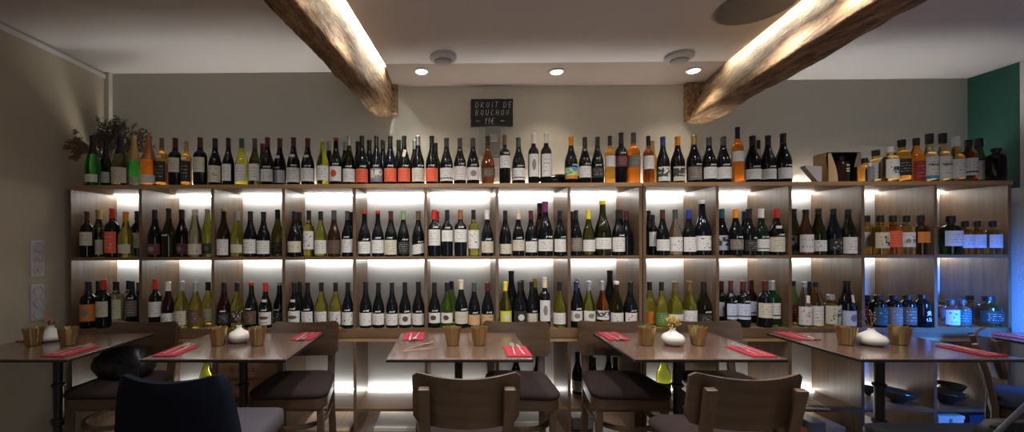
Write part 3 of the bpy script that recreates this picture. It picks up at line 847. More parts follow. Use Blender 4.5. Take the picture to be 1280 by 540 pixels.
# settle the bottles so that none touch: small pushes apart inside each bay
for it in range(300):
    moved = False
    for i, a in enumerate(RELAX):
        for b_ in RELAX[i + 1:]:
            if a[1] != b_[1] or abs(a[3] - b_[3]) > .2: continue
            dx_, dy_ = b_[3] - a[3], b_[4] - a[4]; d = math.hypot(dx_, dy_); need = a[5] + b_[5] + .0035 - d
            if need > 0:
                moved = True; ux, uy = (dx_ / d, dy_ / d) if d > 1e-6 else (1, 0)
                for q, s in ((a, -1), (b_, 1)): q[3] += s * ux * need * .5; q[4] += s * uy * need * .55
    for a in RELAX:
        a[3] = min(max(a[3], a[8] + a[5] + .0015), a[9] - a[5] - .0015); a[4] = min(max(a[4], YF + a[5] - .014), YB - .075 - a[5])if a[1] == 'T' else min(max(a[4], YF + a[5] - .014), YB - .04 - a[5])
    if not moved: break
for a in RELAX:
    if math.hypot(a[3] - a[6], a[4] - a[7]) > .03: print('MOVED', a[0].name, a[1], a[2], round(a[3] - a[6], 3), round(a[4] - a[7], 3))
    a[0].location.x, a[0].location.y = a[3], a[4]

# Japanese calligraphy and lettering on some labels
def lettering(px, row, s, ang, zc, hz, off=0., m=None):
    best = min((r for r in REC if r[1] == row and not r[3]), key=lambda r: abs(px - r[4]))
    o = best[0]
    link('lettering', bent_text(s, ang, zc, hz, lambda z: 1.045, 0., off), m or M_ink, o)
lettering(1161.6, 'T', 'AMAHAGAN', 118, .36, .05); lettering(1178, 'T', 'AMAHAGAN', 118, .36, .05)
lettering(1094.8, 'T', '山', 30, .2, .12, 22); lettering(1112.4, 'T', '響', 60, .3, .2)
lettering(1082.6, '1', '宮', 42, .36, .14, 15); lettering(1100, '1', '竹', 44, .41, .14); lettering(1100, '1', '鶴', 44, .26, .14, 6); lettering(1133.5, '1', '余', 38, .34, .12, -20); lettering(1133.5, '1', '市', 38, .34, .12, 24)
lettering(1152, '2', '鬼', 40, .42, .16, 0, M_chalkpen); lettering(1152, '2', '山', 40, .24, .12, 0, M_chalkpen)
lettering(1005, '2', '六', 34, .28, .10); lettering(1038, '2', '梅', 50, .36, .16, 10); lettering(1038, '2', '酒', 50, .18, .14, 10)

# labels for every bottle: look first, then the bay it stands in
BYB = {}
for r in REC: BYB.setdefault((r[1], r[2], r[3]), []).append(r)
for (row, bay, back), rs in BYB.items():
    rs.sort(key=lambda r: r[4]); seen = {}
    for i, r in enumerate(rs):
        o, _, _, _, x, gn, kn, cn, ln, fl = r
        look = f'{gn} {kn}'
        kn2 = kn.replace('straight wine', 'high-shouldered').replace('small spirit', 'small').replace('slim sake', 'sake').replace('bulging wine', 'bulging').replace('sparkling wine', 'sparkling'); look = f'{gn} {kn2}' if row != 'T' or len(kn2.split()) < 3 else f'{gn} {kn2.replace(" spirit", "").replace(" wine", "")}'
        if cn: look += f', {cn} cap'
        if ln: look += f', {ln} label'
        place = {'T': 'on top above', '1': 'upper row,', '2': 'lower row,', '3': 'under counter,'}[row] + f' {OW[bay]} bay'
        pos = f'{OW[i]} from left' if len(rs) > 1 else 'alone'
        if back: pos = 'behind others' if len(rs) == 1 else f'{OW[i]} rear one'
        if row == '3': pos = f'{OW[i]} from left'
        lab = f'{look}, {pos}, {place}'
        tag(o, lab, 'bottle', GRP[row])
# ------------------------------------------------------------------ tables
ZTAB = .75
TY0, TY1 = 1.985, 2.572
def make_table(x0, x1, first=[None]):
    w = x1 - x0; xc = (x0 + x1) / 2; yc = (TY0 + TY1) / 2; d = TY1 - TY0
    e = empty('restaurant_table', (xc, yc, 0))
    b = MB(); c = .008
    for z, i in ((ZTAB - .014, .012), (ZTAB - .003, 0), (ZTAB, .002)): pass
    vs = []
    for z, i in ((ZTAB - .014, .010), (ZTAB - .004, 0), (ZTAB, .002)):
        for sx, sy in ((-1, -1), (1, -1), (1, 1), (-1, 1)): vs.append((sx * (w / 2 - i), sy * (d / 2 - i), z))
    b.add(vs, [(3, 2, 1, 0), (8, 9, 10, 11)] + [(k, (k + 1) % 4, 4 + (k + 1) % 4, 4 + k) for k in range(4)] + [(4 + k, 4 + (k + 1) % 4, 8 + (k + 1) % 4, 8 + k) for k in range(4)])
    b.build('tabletop', M_table, e)
    b = MB(); b.box(-w / 2 + .006, w / 2 - .006, -d / 2 - .0012, -d / 2 + .006, ZTAB - .015, ZTAB - .0035).box(-w / 2 - .0012, -w / 2 + .006, -d / 2 - .0012, d / 2, ZTAB - .015, ZTAB - .0035).box(w / 2 - .006, w / 2 + .0012, -d / 2 - .0012, d / 2, ZTAB - .015, ZTAB - .0035); b.build('edge_band', M_black, e)
    b = MB(); b.box(-.16, .16, -.16, .16, ZTAB - .026, ZTAB - .0145); b.build('mounting_plate', M_black, e, bevel=.002)
    b = MB(); b.lathe([(.05, .022), (ZTAB - .026, .022)], 20); b.build('column', M_black, e, smooth=True)
    for z, r in ((.53, .032), (.335, .036), (.315, .030)):
        b = MB(); b.lathe([(-.012, .022), (-.008, r * .9), (0, r), (.008, r * .9), (.012, .022)], 24, (0, 0, z)); b.build('collar', M_black, e, smooth=True, angle=80)
    b = MB(); b.lathe([(0, .045), (.008, .045), (.012, .040), (.03, .026), (.05, .023)], 28); b.build('floor_flange', M_black, e, smooth=True)
    return e
TX = [(-2.50, -1.855), (-1.497, -.797), (-.312, .388), (.870, 1.588), (1.93, 2.70), (3.15, 3.745)]
TL = ['dark wooden table against the left wall, set with pinkish flowers', 'dark wooden table with white bud vase holding one dry twig', 'dark wooden table in the centre with crossed loose cutlery and no vase',
      'dark wooden table with white vase of small yellow flowers', 'dark wooden table with flat white vase of pale sprigs, near right', 'dark wooden table at the right edge in blue light']
for (a, c), l in zip(TX, TL): tag(make_table(a, c), l, 'table', 'restaurant tables')
ZS = ZTAB + .0005

# ------------------------------------------------------------------ things on the tables
def fluted(seg, n, amp):
    return lambda a, z: 1 + amp * math.cos(n * a)
def make_cup():
    e = empty('gold_cup')
    b = MB(); H = .096
    outer = [(0, .028), (.003, .033), (H * .5, .039), (H, .0455)]
    inner = [(H, .0425), (H * .5, .0365), (.006, .031)]
    seg = 60; prof = outer + inner; n = len(prof); vs = []
    for i, (z, r) in enumerate(prof):
        for k in range(seg):
            a = 2 * math.pi * k / seg; amp = .045 * min(1, z / .02) if z > 0 else 0
            rr = r * (1 + amp * math.cos(12 * a)); zz = z + (.0025 * math.cos(12 * a) if z > H * .9 else 0)
            vs.append((rr * math.cos(a), rr * math.sin(a), zz))
    fs = [(i * seg + k, i * seg + (k + 1) % seg, (i + 1) * seg + (k + 1) % seg, (i + 1) * seg + k) for i in range(n - 1) for k in range(seg)]
    fs += [tuple(reversed(range(seg))), tuple((n - 1) * seg + k for k in range(seg))]
    b.add(vs, fs); b.build('body', M_gold, e, smooth=True, angle=50)
    b = MB(); b.lathe([(.007, .029), (.040, .033)], 30); b.build('candle', mat('candle_wax', (.55, .48, .36), .6), e, smooth=True)
    return e
cup = make_cup(); used = False
for px, where in ((42, 'left of the flowers on the far-left table'), (85, 'right of the flowers on the far-left table'), (273, 'left of the round white vase, second table'), (322, 'right of the round white vase, second table'),
           (566, 'left one of the pair on the centre table'), (599, 'right one of the pair on the centre table'), (808, 'left of the vase of yellow flowers'), (872, 'right of the vase of yellow flowers'),
           (1058, 'left of the flat white vase, fifth table'), (1125, 'right of the flat white vase, fifth table')):
    p = WZ(px, 431.3, ZS)
    p = W(px, 431, 2.27); o = cup if not used else copy_tree(cup); used = True
    o.location = (p.x, 2.27, ZS); o.rotation_euler = (0, 0, rnd.random())
    tag(o, f'fluted gold cup, {where}', 'cup', 'fluted gold cups')

def napkin(x, y, w, d, rz, lab, grp='red napkins'):
    b = MB()
    b.box(-w / 2, w / 2, -d / 2, d / 2, 0, .0018); b.box(-w / 2 + .002, w / 2 - .001, -d / 2 + .001, d / 2 - .002, .0022, .0045); 
    b.bar([(-w / 2, -d / 2, .0024), (-w / 2, d / 2, .0024)], .003, .004, (1, 0, 0))
    o = b.build('napkin', M_red, None, loc=(x, y, ZS), rot=(0, 0, rz), bevel=.0006)
    tag(o, lab, 'napkin', grp); return o
def make_knife(m):
    b = MB(); pts = [(0, -.095), (.0045, -.10), (.0055, -.08), (.004, .0), (.0075, .02), (.0085, .06), (.006, .095), (.001, .105), (-.0035, .09), (-.004, .0), (-.0055, -.08), (-.0045, -.10)]
    n = len(pts); b.add([(x, y, 0) for x, y in pts] + [(x, y, .0035) for x, y in pts], [tuple(reversed(range(n))), tuple(range(n, 2 * n))] + [(k, (k + 1) % n, n + (k + 1) % n, n + k) for k in range(n)])
    return b.build('table_knife', m, smooth=True, angle=40)
def make_fork(m):
    b = MB()
    b.bar([(0, -.10, .002), (0, -.04, .003), (0, .03, .006), (0, .05, .004)], .007, .003)
    b.bar([(-.0, .045, .0045), (0, .062, .003)], .021, .0028)
    for k in range(4):
        x = -.0088 + k * .00587
        b.bar([(x, .058, .003), (x, .08, .004), (x * .95, .102, .009)], .0032, .0026)
    return b.build('table_fork', m, bevel=.0006)
kn, fk = make_knife(M_steel), make_fork(M_steel); kused = [False]
def cutlery(x, y, rz, flip, where):
    for j, (src, nme, dx_) in enumerate(((fk, 'fork', -.017), (kn, 'knife', .018))):
        o = src if not kused[0] else src.copy()
        if kused[0]: COL.objects.link(o)
        s = -1 if flip else 1
        c, sn = math.cos(rz), math.sin(rz)
        ox, oy = s * dx_, s * .006
        o.location = (x + c * ox - sn * oy, y + sn * ox + c * oy, ZS + .0048); o.rotation_euler = (0, 0, rz + (math.pi if flip else 0) + (.05 if j else -.07))
        tag(o, f'shiny {nme} lying on the red napkin, {where}', nme, f'{nme}s on napkins')
    kused[0] = True
NAPS = [(-1.965, 2.13, -.02, 0, 'front right of the far-left table'), (-2.43, 2.45, 0, 1, 'left back of the far-left table, by the wall'), (-1.42, 2.135, .03, 0, 'front left of the second table'), (-.865, 2.475, .0, 1, 'back right of the second table'),
        (-.222, 2.475, 0, 1, 'back left of the centre table'), (.335, 2.125, 0, 0, 'front right of the centre table'), (.955, 2.475, 0, 1, 'back left of the table with yellow flowers'), (1.51, 2.12, .0, 0, 'front right of the table with yellow flowers'),
        (2.03, 2.475, .02, 1, 'back left of the fifth table'), (2.62, 2.13, .03, 0, 'front right of the fifth table'), (3.27, 2.46, .03, 1, 'on the blue-lit table at the right edge')]
for x, y, rz, fl, where in NAPS:
    napkin(x, y, .118, .205, rz, f'folded red napkin, {where}')
    cutlery(x, y - (.012 if not fl else .022) + (.03 if not fl else 0), rz, fl, where)
# the loose crossed pair on the centre table
p1 = WZ(497, 440.5, ZTAB); p2 = WZ(549, 428, ZTAB); a = math.atan2(p2.y - p1.y, p2.x - p1.x)
f2 = fk.copy(); COL.objects.link(f2); c = (p1 + p2) / 2; f2.location = (c.x, c.y + .004, ZS + .0045); f2.rotation_euler = (0, 0, a - math.pi / 2); f2.material_slots[0].link = 'OBJECT'; f2.material_slots[0].material = M_rose
tag(f2, 'loose rose-toned fork lying crossed over a knife, left front of the centre table', 'fork')
p1 = WZ(498, 439.5, ZTAB); p2 = WZ(549, 436, ZTAB); a = math.atan2(p2.y - p1.y, p2.x - p1.x); c = (p1 + p2) / 2
k2 = kn.copy(); COL.objects.link(k2); k2.location = (c.x, c.y + .01, ZS); k2.rotation_euler = (0, 0, a - math.pi / 2 + .12); k2.material_slots[0].link = 'OBJECT'; k2.material_slots[0].material = M_rose
tag(k2, 'loose rose-toned knife lying under a fork, left front of the centre table', 'knife')

# vases with dried sprigs
M_twig = mat('dry_twig', (.16, .10, .06), .8)
def petals(b, c, r, n, sz, rr, flat=1.):
    for _ in range(n):
        d = Vector((rr.gauss(0, 1), rr.gauss(0, 1), rr.gauss(0, 1) * flat)).normalized() * r * rr.uniform(.3, 1)
        p = c + d; u = Vector((rr.gauss(0, 1), rr.gauss(0, 1), rr.gauss(0, 1))).normalized(); v = u.orthogonal().normalized(); w = u.cross(v); s = sz * rr.uniform(.6, 1.3)
        b.add([p - v * s, p - w * s * .45 + u * s * .25, p + v * s, p + w * s * .45 + u * s * .25], [(0, 1, 2, 3)])
def vase(px, py, Y, prof, fl_name, fl_m, lab, mode, lean=0, sx=1.):
    p = W(px, py, Y); e = empty('flower_vase', (p.x, Y, ZS))
    b = MB(); b.lathe(prof, 36); b.build('vase_body', M_vase, e, smooth=True, angle=70, scale=(sx, 1, 1))
    rr = random.Random(int(px)); H = prof[-1][0]
    tw, fo = MB(), MB()
    if mode == 'yellow':
        for k in range(26):
            q = Vector((rr.gauss(0, .022), rr.gauss(0, .02), H + rr.uniform(.018, .055))); tw.tube([(0, 0, H - .02), (q.x * .4, q.y * .4, H + .008), q], .0009, 5); petals(fo, q, .009, 9, .006, rr)
    elif mode == 'leafy':
        for k in range(7):
            q = Vector((rr.uniform(-.03, .028), rr.gauss(0, .012), H + rr.uniform(.022, .045))); tw.tube([(0, 0, H - .02), q], .0012, 5); petals(fo, q, .011, 9, .010, rr)
    elif mode == 'twig':
        for k in range(6):
            q = Vector((rr.uniform(-.034, .022), rr.gauss(0, .01), H + rr.uniform(.03, .085))); tw.tube([(0, 0, H - .02), (q.x * .3, q.y * .3, H + .018), q], .0013, 5); petals(fo, q, .006, 4, .006, rr)
    else:
        for k in range(9):
            q = Vector((rr.uniform(-.055, .03), rr.gauss(0, .014), H + rr.uniform(.02, .10))); mid = Vector((q.x * .3, q.y * .3, H + .02)); tw.tube([(0, 0, H - .02), mid, q], .0010, 5)
            for t in (.5, .75, 1): petals(fo, mid.lerp(q, t), .004, 3, .0045, rr)
    tw.build('twigs', M_twig, e); fo.build(fl_name, fl_m, e)
    tag(e, lab, 'vase', 'white bud vases')
RND = [(0, .028), (.004, .040), (.022, .056), (.040, .059), (.056, .048), (.070, .024), (.080, .014), (.090, .013), (.093, .015)]
vase(63.5, 429, 2.375, [(0, .035), (.004, .052), (.016, .064), (.03, .060), (.05, .040), (.068, .022), (.082, .016), (.086, .018)], 'flowers', mat('peach_petals', (.62, .30, .20), .8), 'teardrop white vase with peach-pink blossoms on the far-left table', 'leafy')
vase(299, 430, 2.335, RND, 'dry_seed_heads', mat('dry_seed', (.30, .20, .12), .8), 'round white bud vase with a dry brown sprig on the second table', 'twig')
vase(841, 431, 2.26, RND, 'flowers', mat('yellow_petals', (.55, .38, .03), .8), 'round white bud vase with small yellow flowers between two gold cups', 'yellow')
vase(1089, 430, 2.26, [(0, .03), (.004, .045), (.018, .064), (.033, .068), (.050, .057), (.064, .034), (.076, .018), (.086, .013), (.088, .014)], 'flowers', mat('pink_petals', (.45, .30, .28), .8), 'wide flat white vase with thin pinkish sprigs on the fifth table', 'sprig')
# blue-lit blossoming branch on the right-edge table
p = WZ(1277, 416, ZTAB); e = empty('blossom_branch', (3.52, 2.53, ZS))
b = MB(); b.lathe([(0, .022), (.004, .028), (.03, .026), (.045, .012), (.05, .012)], 24); b.build('vase_body', M_vase, e, smooth=True)
b = MB(); fo = MB(); rr = random.Random(3)
main = [(0, 0, .03), (.01, 0, .07), (-.005, 0, .11), (-.03, .0, .15), (-.035, 0, .185)]
b.tube(main, .002, 6)
for q0, q1 in (((.01, 0, .07), (.05, .02, .13)), ((-.005, 0, .11), (-.06, 0, .12)), ((-.03, 0, .15), (.02, .01, .18)), ((0, 0, .04), (-.055, 0, .06)), ((.01, 0, .07), (.04, -.02, .07))):
    b.tube([q0, ((q0[0] + q1[0]) / 2, q1[1], (q0[2] + q1[2]) / 2 + .01), q1], .0013, 5); petals(fo, Vector(q1), .016, 9, .013, rr)
petals(fo, Vector(main[-1]), .018, 10, .014, rr); petals(fo, Vector((-.03, 0, .14)), .02, 8, .012, rr)
b.build('twigs', M_twig, e); fo.build('blossoms', mat('pale_petals', (.55, .60, .62), .6), e)
tag(e, 'small branch with pale blossoms on the table at the right edge', 'vase')

# ------------------------------------------------------------------ wooden chairs
def rail_pts(w, bow, y0, n=18):
    return [((-1 + 2 * i / n) * w / 2, y0 - bow * (1 - (1 - 2 * i / n) ** 2) * -1) for i in range(n + 1)]
def make_chair():
    """faces -Y (the sitter looks to -Y); origin on the floor under the seat"""
    e = empty('dining_chair')
    # seat frame (apron): rounded plan
    def plan(w0, w1, d, n=6, r=.07):
        out = []
        for cx, cy, a0 in ((w1 / 2 - r, d / 2 - r, 0), (-w1 / 2 + r, d / 2 - r, 90), (-w0 / 2 + r, -d / 2 + r, 180), (w0 / 2 - r, -d / 2 + r, 270)):
            for k in range(n + 1):
                a = R(a0 + 90 * k / n); out.append((cx + r * math.cos(a), cy + r * math.sin(a)))
        return out
    P = plan(.42, .37, .38); n = len(P)
    b = MB(); b.add([(x, y, z) for z in (.408, .463) for x, y in P], [tuple(reversed(range(n))), tuple(range(n, 2 * n))] + [(k, (k + 1) % n, n + (k + 1) % n, n + k) for k in range(n)])
    b.build('seat_frame', M_chair, e, smooth=True, angle=40)
    b = MB(); vs = []; L = [(.463, .97), (.468, 1.015), (.481, 1.035), (.495, 1.01), (.509, .93), (.519, .78), (.525, .5), (.527, .01)]
    for z, s in L:
        for x, y in P: vs.append((x * s, y * s, z))
    b.add(vs, [tuple(reversed(range(n)))] + [(i * n + k, i * n + (k + 1) % n, (i + 1) * n + (k + 1) % n, (i + 1) * n + k) for i in range(len(L) - 1) for k in range(n)] + [tuple((len(L) - 1) * n + k for k in range(n))])
    b.build('seat_cushion', M_suede, e, smooth=True, angle=80)
    for s in (-1, 1):
        b = MB(); b.bar([(s * .172, -.15, .408), (s * .182, -.17, 0)], .036, .034); b.build('front_leg', M_chairleg, e, bevel=.004)
        b = MB(); b.bar([(s * .165, .215, 0), (s * .160, .185, .25), (s * .156, .180, .46), (s * .156, .205, .62), (s * .158, .236, .752), (s * .158, .241, .772)], .042, .026); b.build('back_post', M_chairleg, e, bevel=.006)
    # curved ring stretcher
    b = MB(); pts = [(-.16, .17, .30)] + [(.172 * math.cos(R(a)), -.02 + .16 * math.sin(R(a)) * 1.0, .30) for a in range(180, 361, 15)] + [(.16, .17, .30)]
    b.bar(pts, .022, .022, (0, 0, 1)); b.build('stretcher', M_chair, e, bevel=.003)
    # curved backrest board: ends sweep towards the sitter
    b = MB(); N = 22; vs = []; Z0, Z1_ = .612, .821
    prof = []
    for i in range(N + 1):
        t = -1 + 2 * i / N; x = t * .205; yb = .240 - .050 * t * t
        rnd_ = max(0, (abs(t) - .86) / .14); inset = .020 * rnd_ ** 2.5
        low = .020 * (1 - t * t)      # lower edge is slightly bowed
        prof.append((x, yb, Z0 + inset * 1.3 - low * .6, Z1_ - inset - .020 * (1 - t * t)))
    M = 6
    for x, yb, za, zb in prof:
        for side in (0, 1):
            for j in range(M + 1):
                f = j / M; z = za + (zb - za) * f; lean = (z - .72) * .20
                vs.append((x, yb - .018 + lean - (.014 if side else 0), z))
    K = 2 * (M + 1); fs = []
    for i in range(N):
        for j in range(M):
            a = i * K + j; fs.append((a, a + 1, a + K + 1, a + K)); a2 = a + M + 1; fs.append((a2, a2 + K, a2 + K + 1, a2 + 1))
        a = i * K; fs.append((a, a + K, a + K + M + 1, a + M + 1)); a = i * K + M; fs.append((a, a + M + 1, a + K + M + 1, a + K))
    for i in (0, N):
        for j in range(M):
            a = i * K + j; q = (a, a + M + 1, a + M + 2, a + 1); fs.append(q if i == 0 else q[::-1])
    b.add(vs, fs); b.build('backrest', M_chair, e, smooth=True, angle=50)
    return e
ch = make_chair(); first = True
CHAIRS = [(-1.93, 2.424, .03, 'wooden chair behind the far-left table, black bag on its seat'),
          (-.905, 2.424, .065, 'wooden chair with brown cushion beside the wine crates, behind the second table'),
          (.385, 2.420, -.09, 'wooden chair with brown cushion behind the right side of the centre table'),
          (.984, 2.421, -.055, 'wooden chair behind the left side of the table with yellow flowers'),
          (1.59, 2.428, .0, 'wooden chair mostly hidden behind the right side of the yellow-flower table'),
          (.055, 1.765, math.pi, 'wooden chair in front of the centre table, its curved back towards the viewer'),
          (1.105, 1.755, math.pi - .03, 'wooden chair in front of the yellow-flower table, curved back towards the viewer'),
          (3.005, 2.12, .72, 'wooden chair side-on at the right edge in blue light')]
for x, y, rz, lab in CHAIRS:
    o = ch if first else copy_tree(ch); first = False
    o.location = (x, y, 0); o.rotation_euler = (0, 0, rz); tag(o, lab, 'chair', 'wooden dining chairs')
CHR = o
for k in o.children:      # the blue-lit chair has a navy cushion
    if k.name.startswith('seat_cushion'): k.material_slots[0].link = 'OBJECT'; k.material_slots[0].material = mat('navy_suede', (.012, .014, .03), .9, bump=(200, .6)); k['label'] = 'navy cushion'

# upholstered navy chair, front left
def shell_back(b, w0, w1, z0, z1, th, bow, lean, sag=.03, N=20, M=8, cr=.05):
    vs = []
    for side in (0, 1):
        for j in range(M + 1):
            f = j / M
            for i in range(N + 1):
                t = -1 + 2 * i / N; zt = z1 - sag * (1 - t * t) - cr * max(0, (abs(t) - .82) / .18) ** 2.2
                z = z0 + (zt - z0) * f; w = w0 + (w1 - w0) * f
                ed = 1 - .35 * (abs(t) ** 10); eb = 1 - .5 * f ** 14
                y = bow * (1 - t * t) + lean * (z - z0) + (th / 2 * ed * eb if side else -th / 2 * ed * eb)
                vs.append((t * w / 2, y, z))
    n1 = N + 1; S = (M + 1) * n1; fs = []
    for j in range(M):
        for i in range(N):
            a = j * n1 + i; fs.append((a, a + 1, a + n1 + 1, a + n1)); fs.append((S + a, S + a + n1, S + a + n1 + 1, S + a + 1))
    for i in range(N):
        a = i; fs.append((a, S + a, S + a + 1, a + 1)); a = M * n1 + i; fs.append((a, a + 1, S + a + 1, S + a))
    for j in range(M):
        a = j * n1; fs.append((a, a + n1, S + a + n1, S + a)); a = j * n1 + N; fs.append((a, S + a, S + a + n1, a + n1))
    b.add(vs, fs)
e = empty('upholstered_chair', (-1.035, 1.75, 0), math.pi)
b = MB(); shell_back(b, .51, .41, .42, .832, .055, .05, .10); b.build('backrest', M_navy, e, smooth=True, angle=60, loc=(0, .17, 0))
b = MB(); b.box(-.235, .235, -.25, .19, .43, .525); b.build('seat', mat('grey_purple_fabric', (.075, .065, .085), .95, bump=(300, .6)), e, smooth=True, angle=80, bevel=.035)
for sx in (-1, 1):
    for sy in (-1, 1):
        b = MB(); b.tube([(sx * .17, sy * .16, .43), (sx * .20, sy * .20, 0)], [.018, .011], 10); b.build('leg', M_chairleg, e, smooth=True)
tag(e, 'navy fabric-covered chair with a tall rounded back, front left', 'chair')
# black leather low chair, bottom right
e = empty('leather_armchair', (2.17, 1.66, 0), math.pi)
b = MB(); shell_back(b, .60, .58, .36, .672, .07, .03, .06, 0., cr=.03); b.build('backrest', M_leather, e, smooth=True, angle=60, loc=(0, .14, 0))
b = MB(); b.tube([(-.285, .185, .655), (-.15, .190, .662), (0, .193, .664), (.15, .190, .662), (.285, .185, .655)], .006, 8); b.build('piping', M_leather, e, smooth=True)
b = MB(); b.box(-.27, .27, -.30, .12, .38, .47); b.build('seat', M_leather, e, smooth=True, angle=80, bevel=.03)
for sx in (-1, 1):
    for sy in (-1, 1):
        b = MB(); b.tube([(sx * .22, sy * .18 - .08, .385), (sx * .25, sy * .22 - .08, 0)], .013, 10); b.build('leg', M_black, e, smooth=True)
q0, q1 = W(1241, 546, 1.40), W(1292, 497, 1.62)
inv = Matrix.Translation((2.17, 1.66, 0)) @ Matrix.Rotation(math.pi, 4, 'Z'); inv = inv.inverted()
b = MB(); b.tube([inv @ q0, inv @ q1], .008, 10); b.build('arm_rod', M_black, e, smooth=True)
tag(e, 'low black leather chair with piped edge and slanting black rod, bottom right', 'chair')

# black bag on the far-left chair
e = empty('shoulder_bag', (-1.93, 2.43, .5285))
b = MB(); vs = []; fs = []; n = 20; mlev = 9
for j in range(mlev + 1):
    f = j / mlev; z = .165 * f; s = (.80 + .25 * math.sin(math.pi * min(1, f * 1.1)) - .15 * f)
    for k in range(n):
        a = 2 * math.pi * k / n; cxx, cyy = math.cos(a), math.sin(a)
        rx = .165 * s * (abs(cxx) ** .6) * (1 if cxx > 0 else -1); ry = .075 * s * (abs(cyy) ** .6) * (1 if cyy > 0 else -1)
        w = noise.noise(Vector((cxx * 2, cyy * 2, z * 14))) * .012
        vs.append((rx + w, ry + w, z + noise.noise(Vector((cxx, cyy, 5 + f))) * .014 * (f > .9)))
b.add(vs, [tuple(reversed(range(n))), tuple(mlev * n + k for k in range(n))] + [(j * n + k, j * n + (k + 1) % n, (j + 1) * n + (k + 1) % n, (j + 1) * n + k) for j in range(mlev) for k in range(n)])
M_bag = mat('black_nylon', (.010, .010, .013), .38, bump=(40, .6))
b.build('bag_body', M_bag, e, smooth=True, angle=70)
for k, (x0, x1, h) in enumerate(((-.10, .02, .10), (.0, .13, .08), (-.05, .10, .05))):
    b = MB(); b.tube([(x0, -.085, .10), (x0 + .01, -.10, .11 + h * .2), ((x0 + x1) / 2, -.085, .135 + h * .15), (x1 - .01, -.10, .10), (x1, -.088, .07)], .006, 8, .4); b.build('strap', M_bag, e, smooth=True)
b = MB(); b.box(.02, .15, -.094, -.076, .02, .10); b.build('front_pocket', M_bag, e, bevel=.006, smooth=True)
tag(e, 'black shoulder bag slumped on the seat of the far-left wooden chair', 'bag')

# ------------------------------------------------------------------ chalkboard, panel and trunking above the top board
ST = {'D': [[(0, 0), (0, 1), (.35, .95), (.6, .55), (.4, .1), (0, 0)]], 'R': [[(0, 0), (0, 1), (.5, .9), (.5, .6), (0, .5), (.6, 0)]], 'O': [[(.3, 0), (0, .4), (.15, .9), (.5, .95), (.6, .45), (.3, 0)]],
      'I': [[(.1, 0), (.1, 1)]], 'T': [[(0, 1), (.7, 1)], [(.35, 1), (.3, 0)]], 'E': [[(.5, 1), (0, 1), (0, 0), (.5, 0)], [(0, .5), (.4, .5)]], 'B': [[(0, 0), (0, 1), (.45, .9), (.4, .6), (0, .5), (.5, .4), (.5, .1), (0, 0)]],
      'U': [[(0, 1), (.05, .15), (.3, 0), (.55, .2), (.55, 1)]], 'C': [[(.55, .85), (.25, 1), (0, .5), (.2, .05), (.55, .1)]], 'H': [[(0, 0), (0, 1)], [(.55, 0), (.55, 1)], [(0, .5), (.55, .5)]], 'N': [[(0, 0), (0, 1), (.5, .0), (.5, 1)]],
      '1': [[(0, .6), (.3, 1), (.2, 0)]], '€': [[(.6, .9), (.3, 1), (.05, .5), (.25, 0), (.6, .05)], [(-.1, .6), (.45, .6)], [(-.1, .4), (.4, .4)]], '-': [[(0, .5), (.8, .5)]], ' ': []}
ce = W(615, 140.5, YB - .03); e = empty('chalkboard', (ce.x, YB - .0155, ce.z))
b = MB(); hw_, hh = .153, .099
out = []
rr = random.Random(5)
for i in range(60):
    t = i / 60 * 4; s_ = int(t); f = t - s_; a_ = [(-1, -1), (1, -1), (1, 1), (-1, 1)]; P0, P1 = a_[s_], a_[(s_ + 1) % 4]
    out.append((hw_ * (P0[0] + (P1[0] - P0[0]) * f) + rr.uniform(-.0015, .0015), hh * (P0[1] + (P1[1] - P0[1]) * f) + rr.uniform(-.0015, .0015)))
n = len(out); b.add([(x, -.012, z) for x, z in out] + [(x, .012, z) for x, z in out], [tuple(range(n)), tuple(reversed(range(n, 2 * n)))] + [(k, n + k, n + (k + 1) % n, (k + 1) % n) for k in range(n)])
b.build('slate', mat('slate_black', (.018, .019, .021), .7, bump=(80, .3), vary=(8, .4)), e)
b = MB(); M_chalk = mat('chalk', (.62, .62, .60), .95)
for txt, x0, zc, hgt, wid in (('DROIT DE', -.120, .044, .040, .040), ('BOUCHON', -.120, -.012, .040, .038), ('- 11€ -', -.120, -.074, .046, .042)):
    x = x0
    for ch_ in txt:
        for st in ST[ch_]:
            pts = [(x + u * wid * .8 + v * .004, -.0135, zc + v * hgt - hgt / 2 + .012) for u, v in st]
            if len(pts) > 1: b.tube(pts, .0020, 5)
        x += wid * (.55 if ch_ in 'I1' else .62 if ch_ == ' ' else .98)
b.build('lettering', M_chalk, e)
tag(e, 'small black slate with chalk writing on the back wall, above a grey panel', 'chalkboard')
p = W(615.5, 176, YB); e = empty('wall_control_panel', (p.x, YB - .001, p.z))
b = MB(); b.box(-.100, .100, -.012, 0, -.120, .120); b.build('clear_plate', mat('frosted_plate', (.45, .48, .44), .3), e, bevel=.003)
b = MB(); b.box(-.052, .058, -.026, -.0125, -.115, .110); b.build('inner_housing', mat('panel_grey', (.26, .28, .25), .5), e, bevel=.004)
b = MB(); b.box(-.022, .030, -.040, -.0265, -.012, .038); b.build('display', mat('display_grey', (.42, .44, .46), .4), e, bevel=.003)
for sx in (-1, 1):
    for sz in (-1, 1):
        b = MB(); b.lathe([(0, .005), (.004, .004)], 12); b.build('screw', M_steel, e, loc=(sx * .09, -.0125, sz * .11), rot=(R(90), 0, 0))
tag(e, 'grey-green control panel with a display, directly below the chalkboard', 'panel')
p = W(619, 212, YB); b = MB(); b.box(-.115, .115, -.02, 0, -.10, .085); o = b.build('wall_box', mat('box_white', (.62, .62, .58), .5), None, loc=(p.x, YB - .001, p.z), bevel=.004)
tag(o, 'plain white wall box behind the bottles, below the grey control panel', 'box')
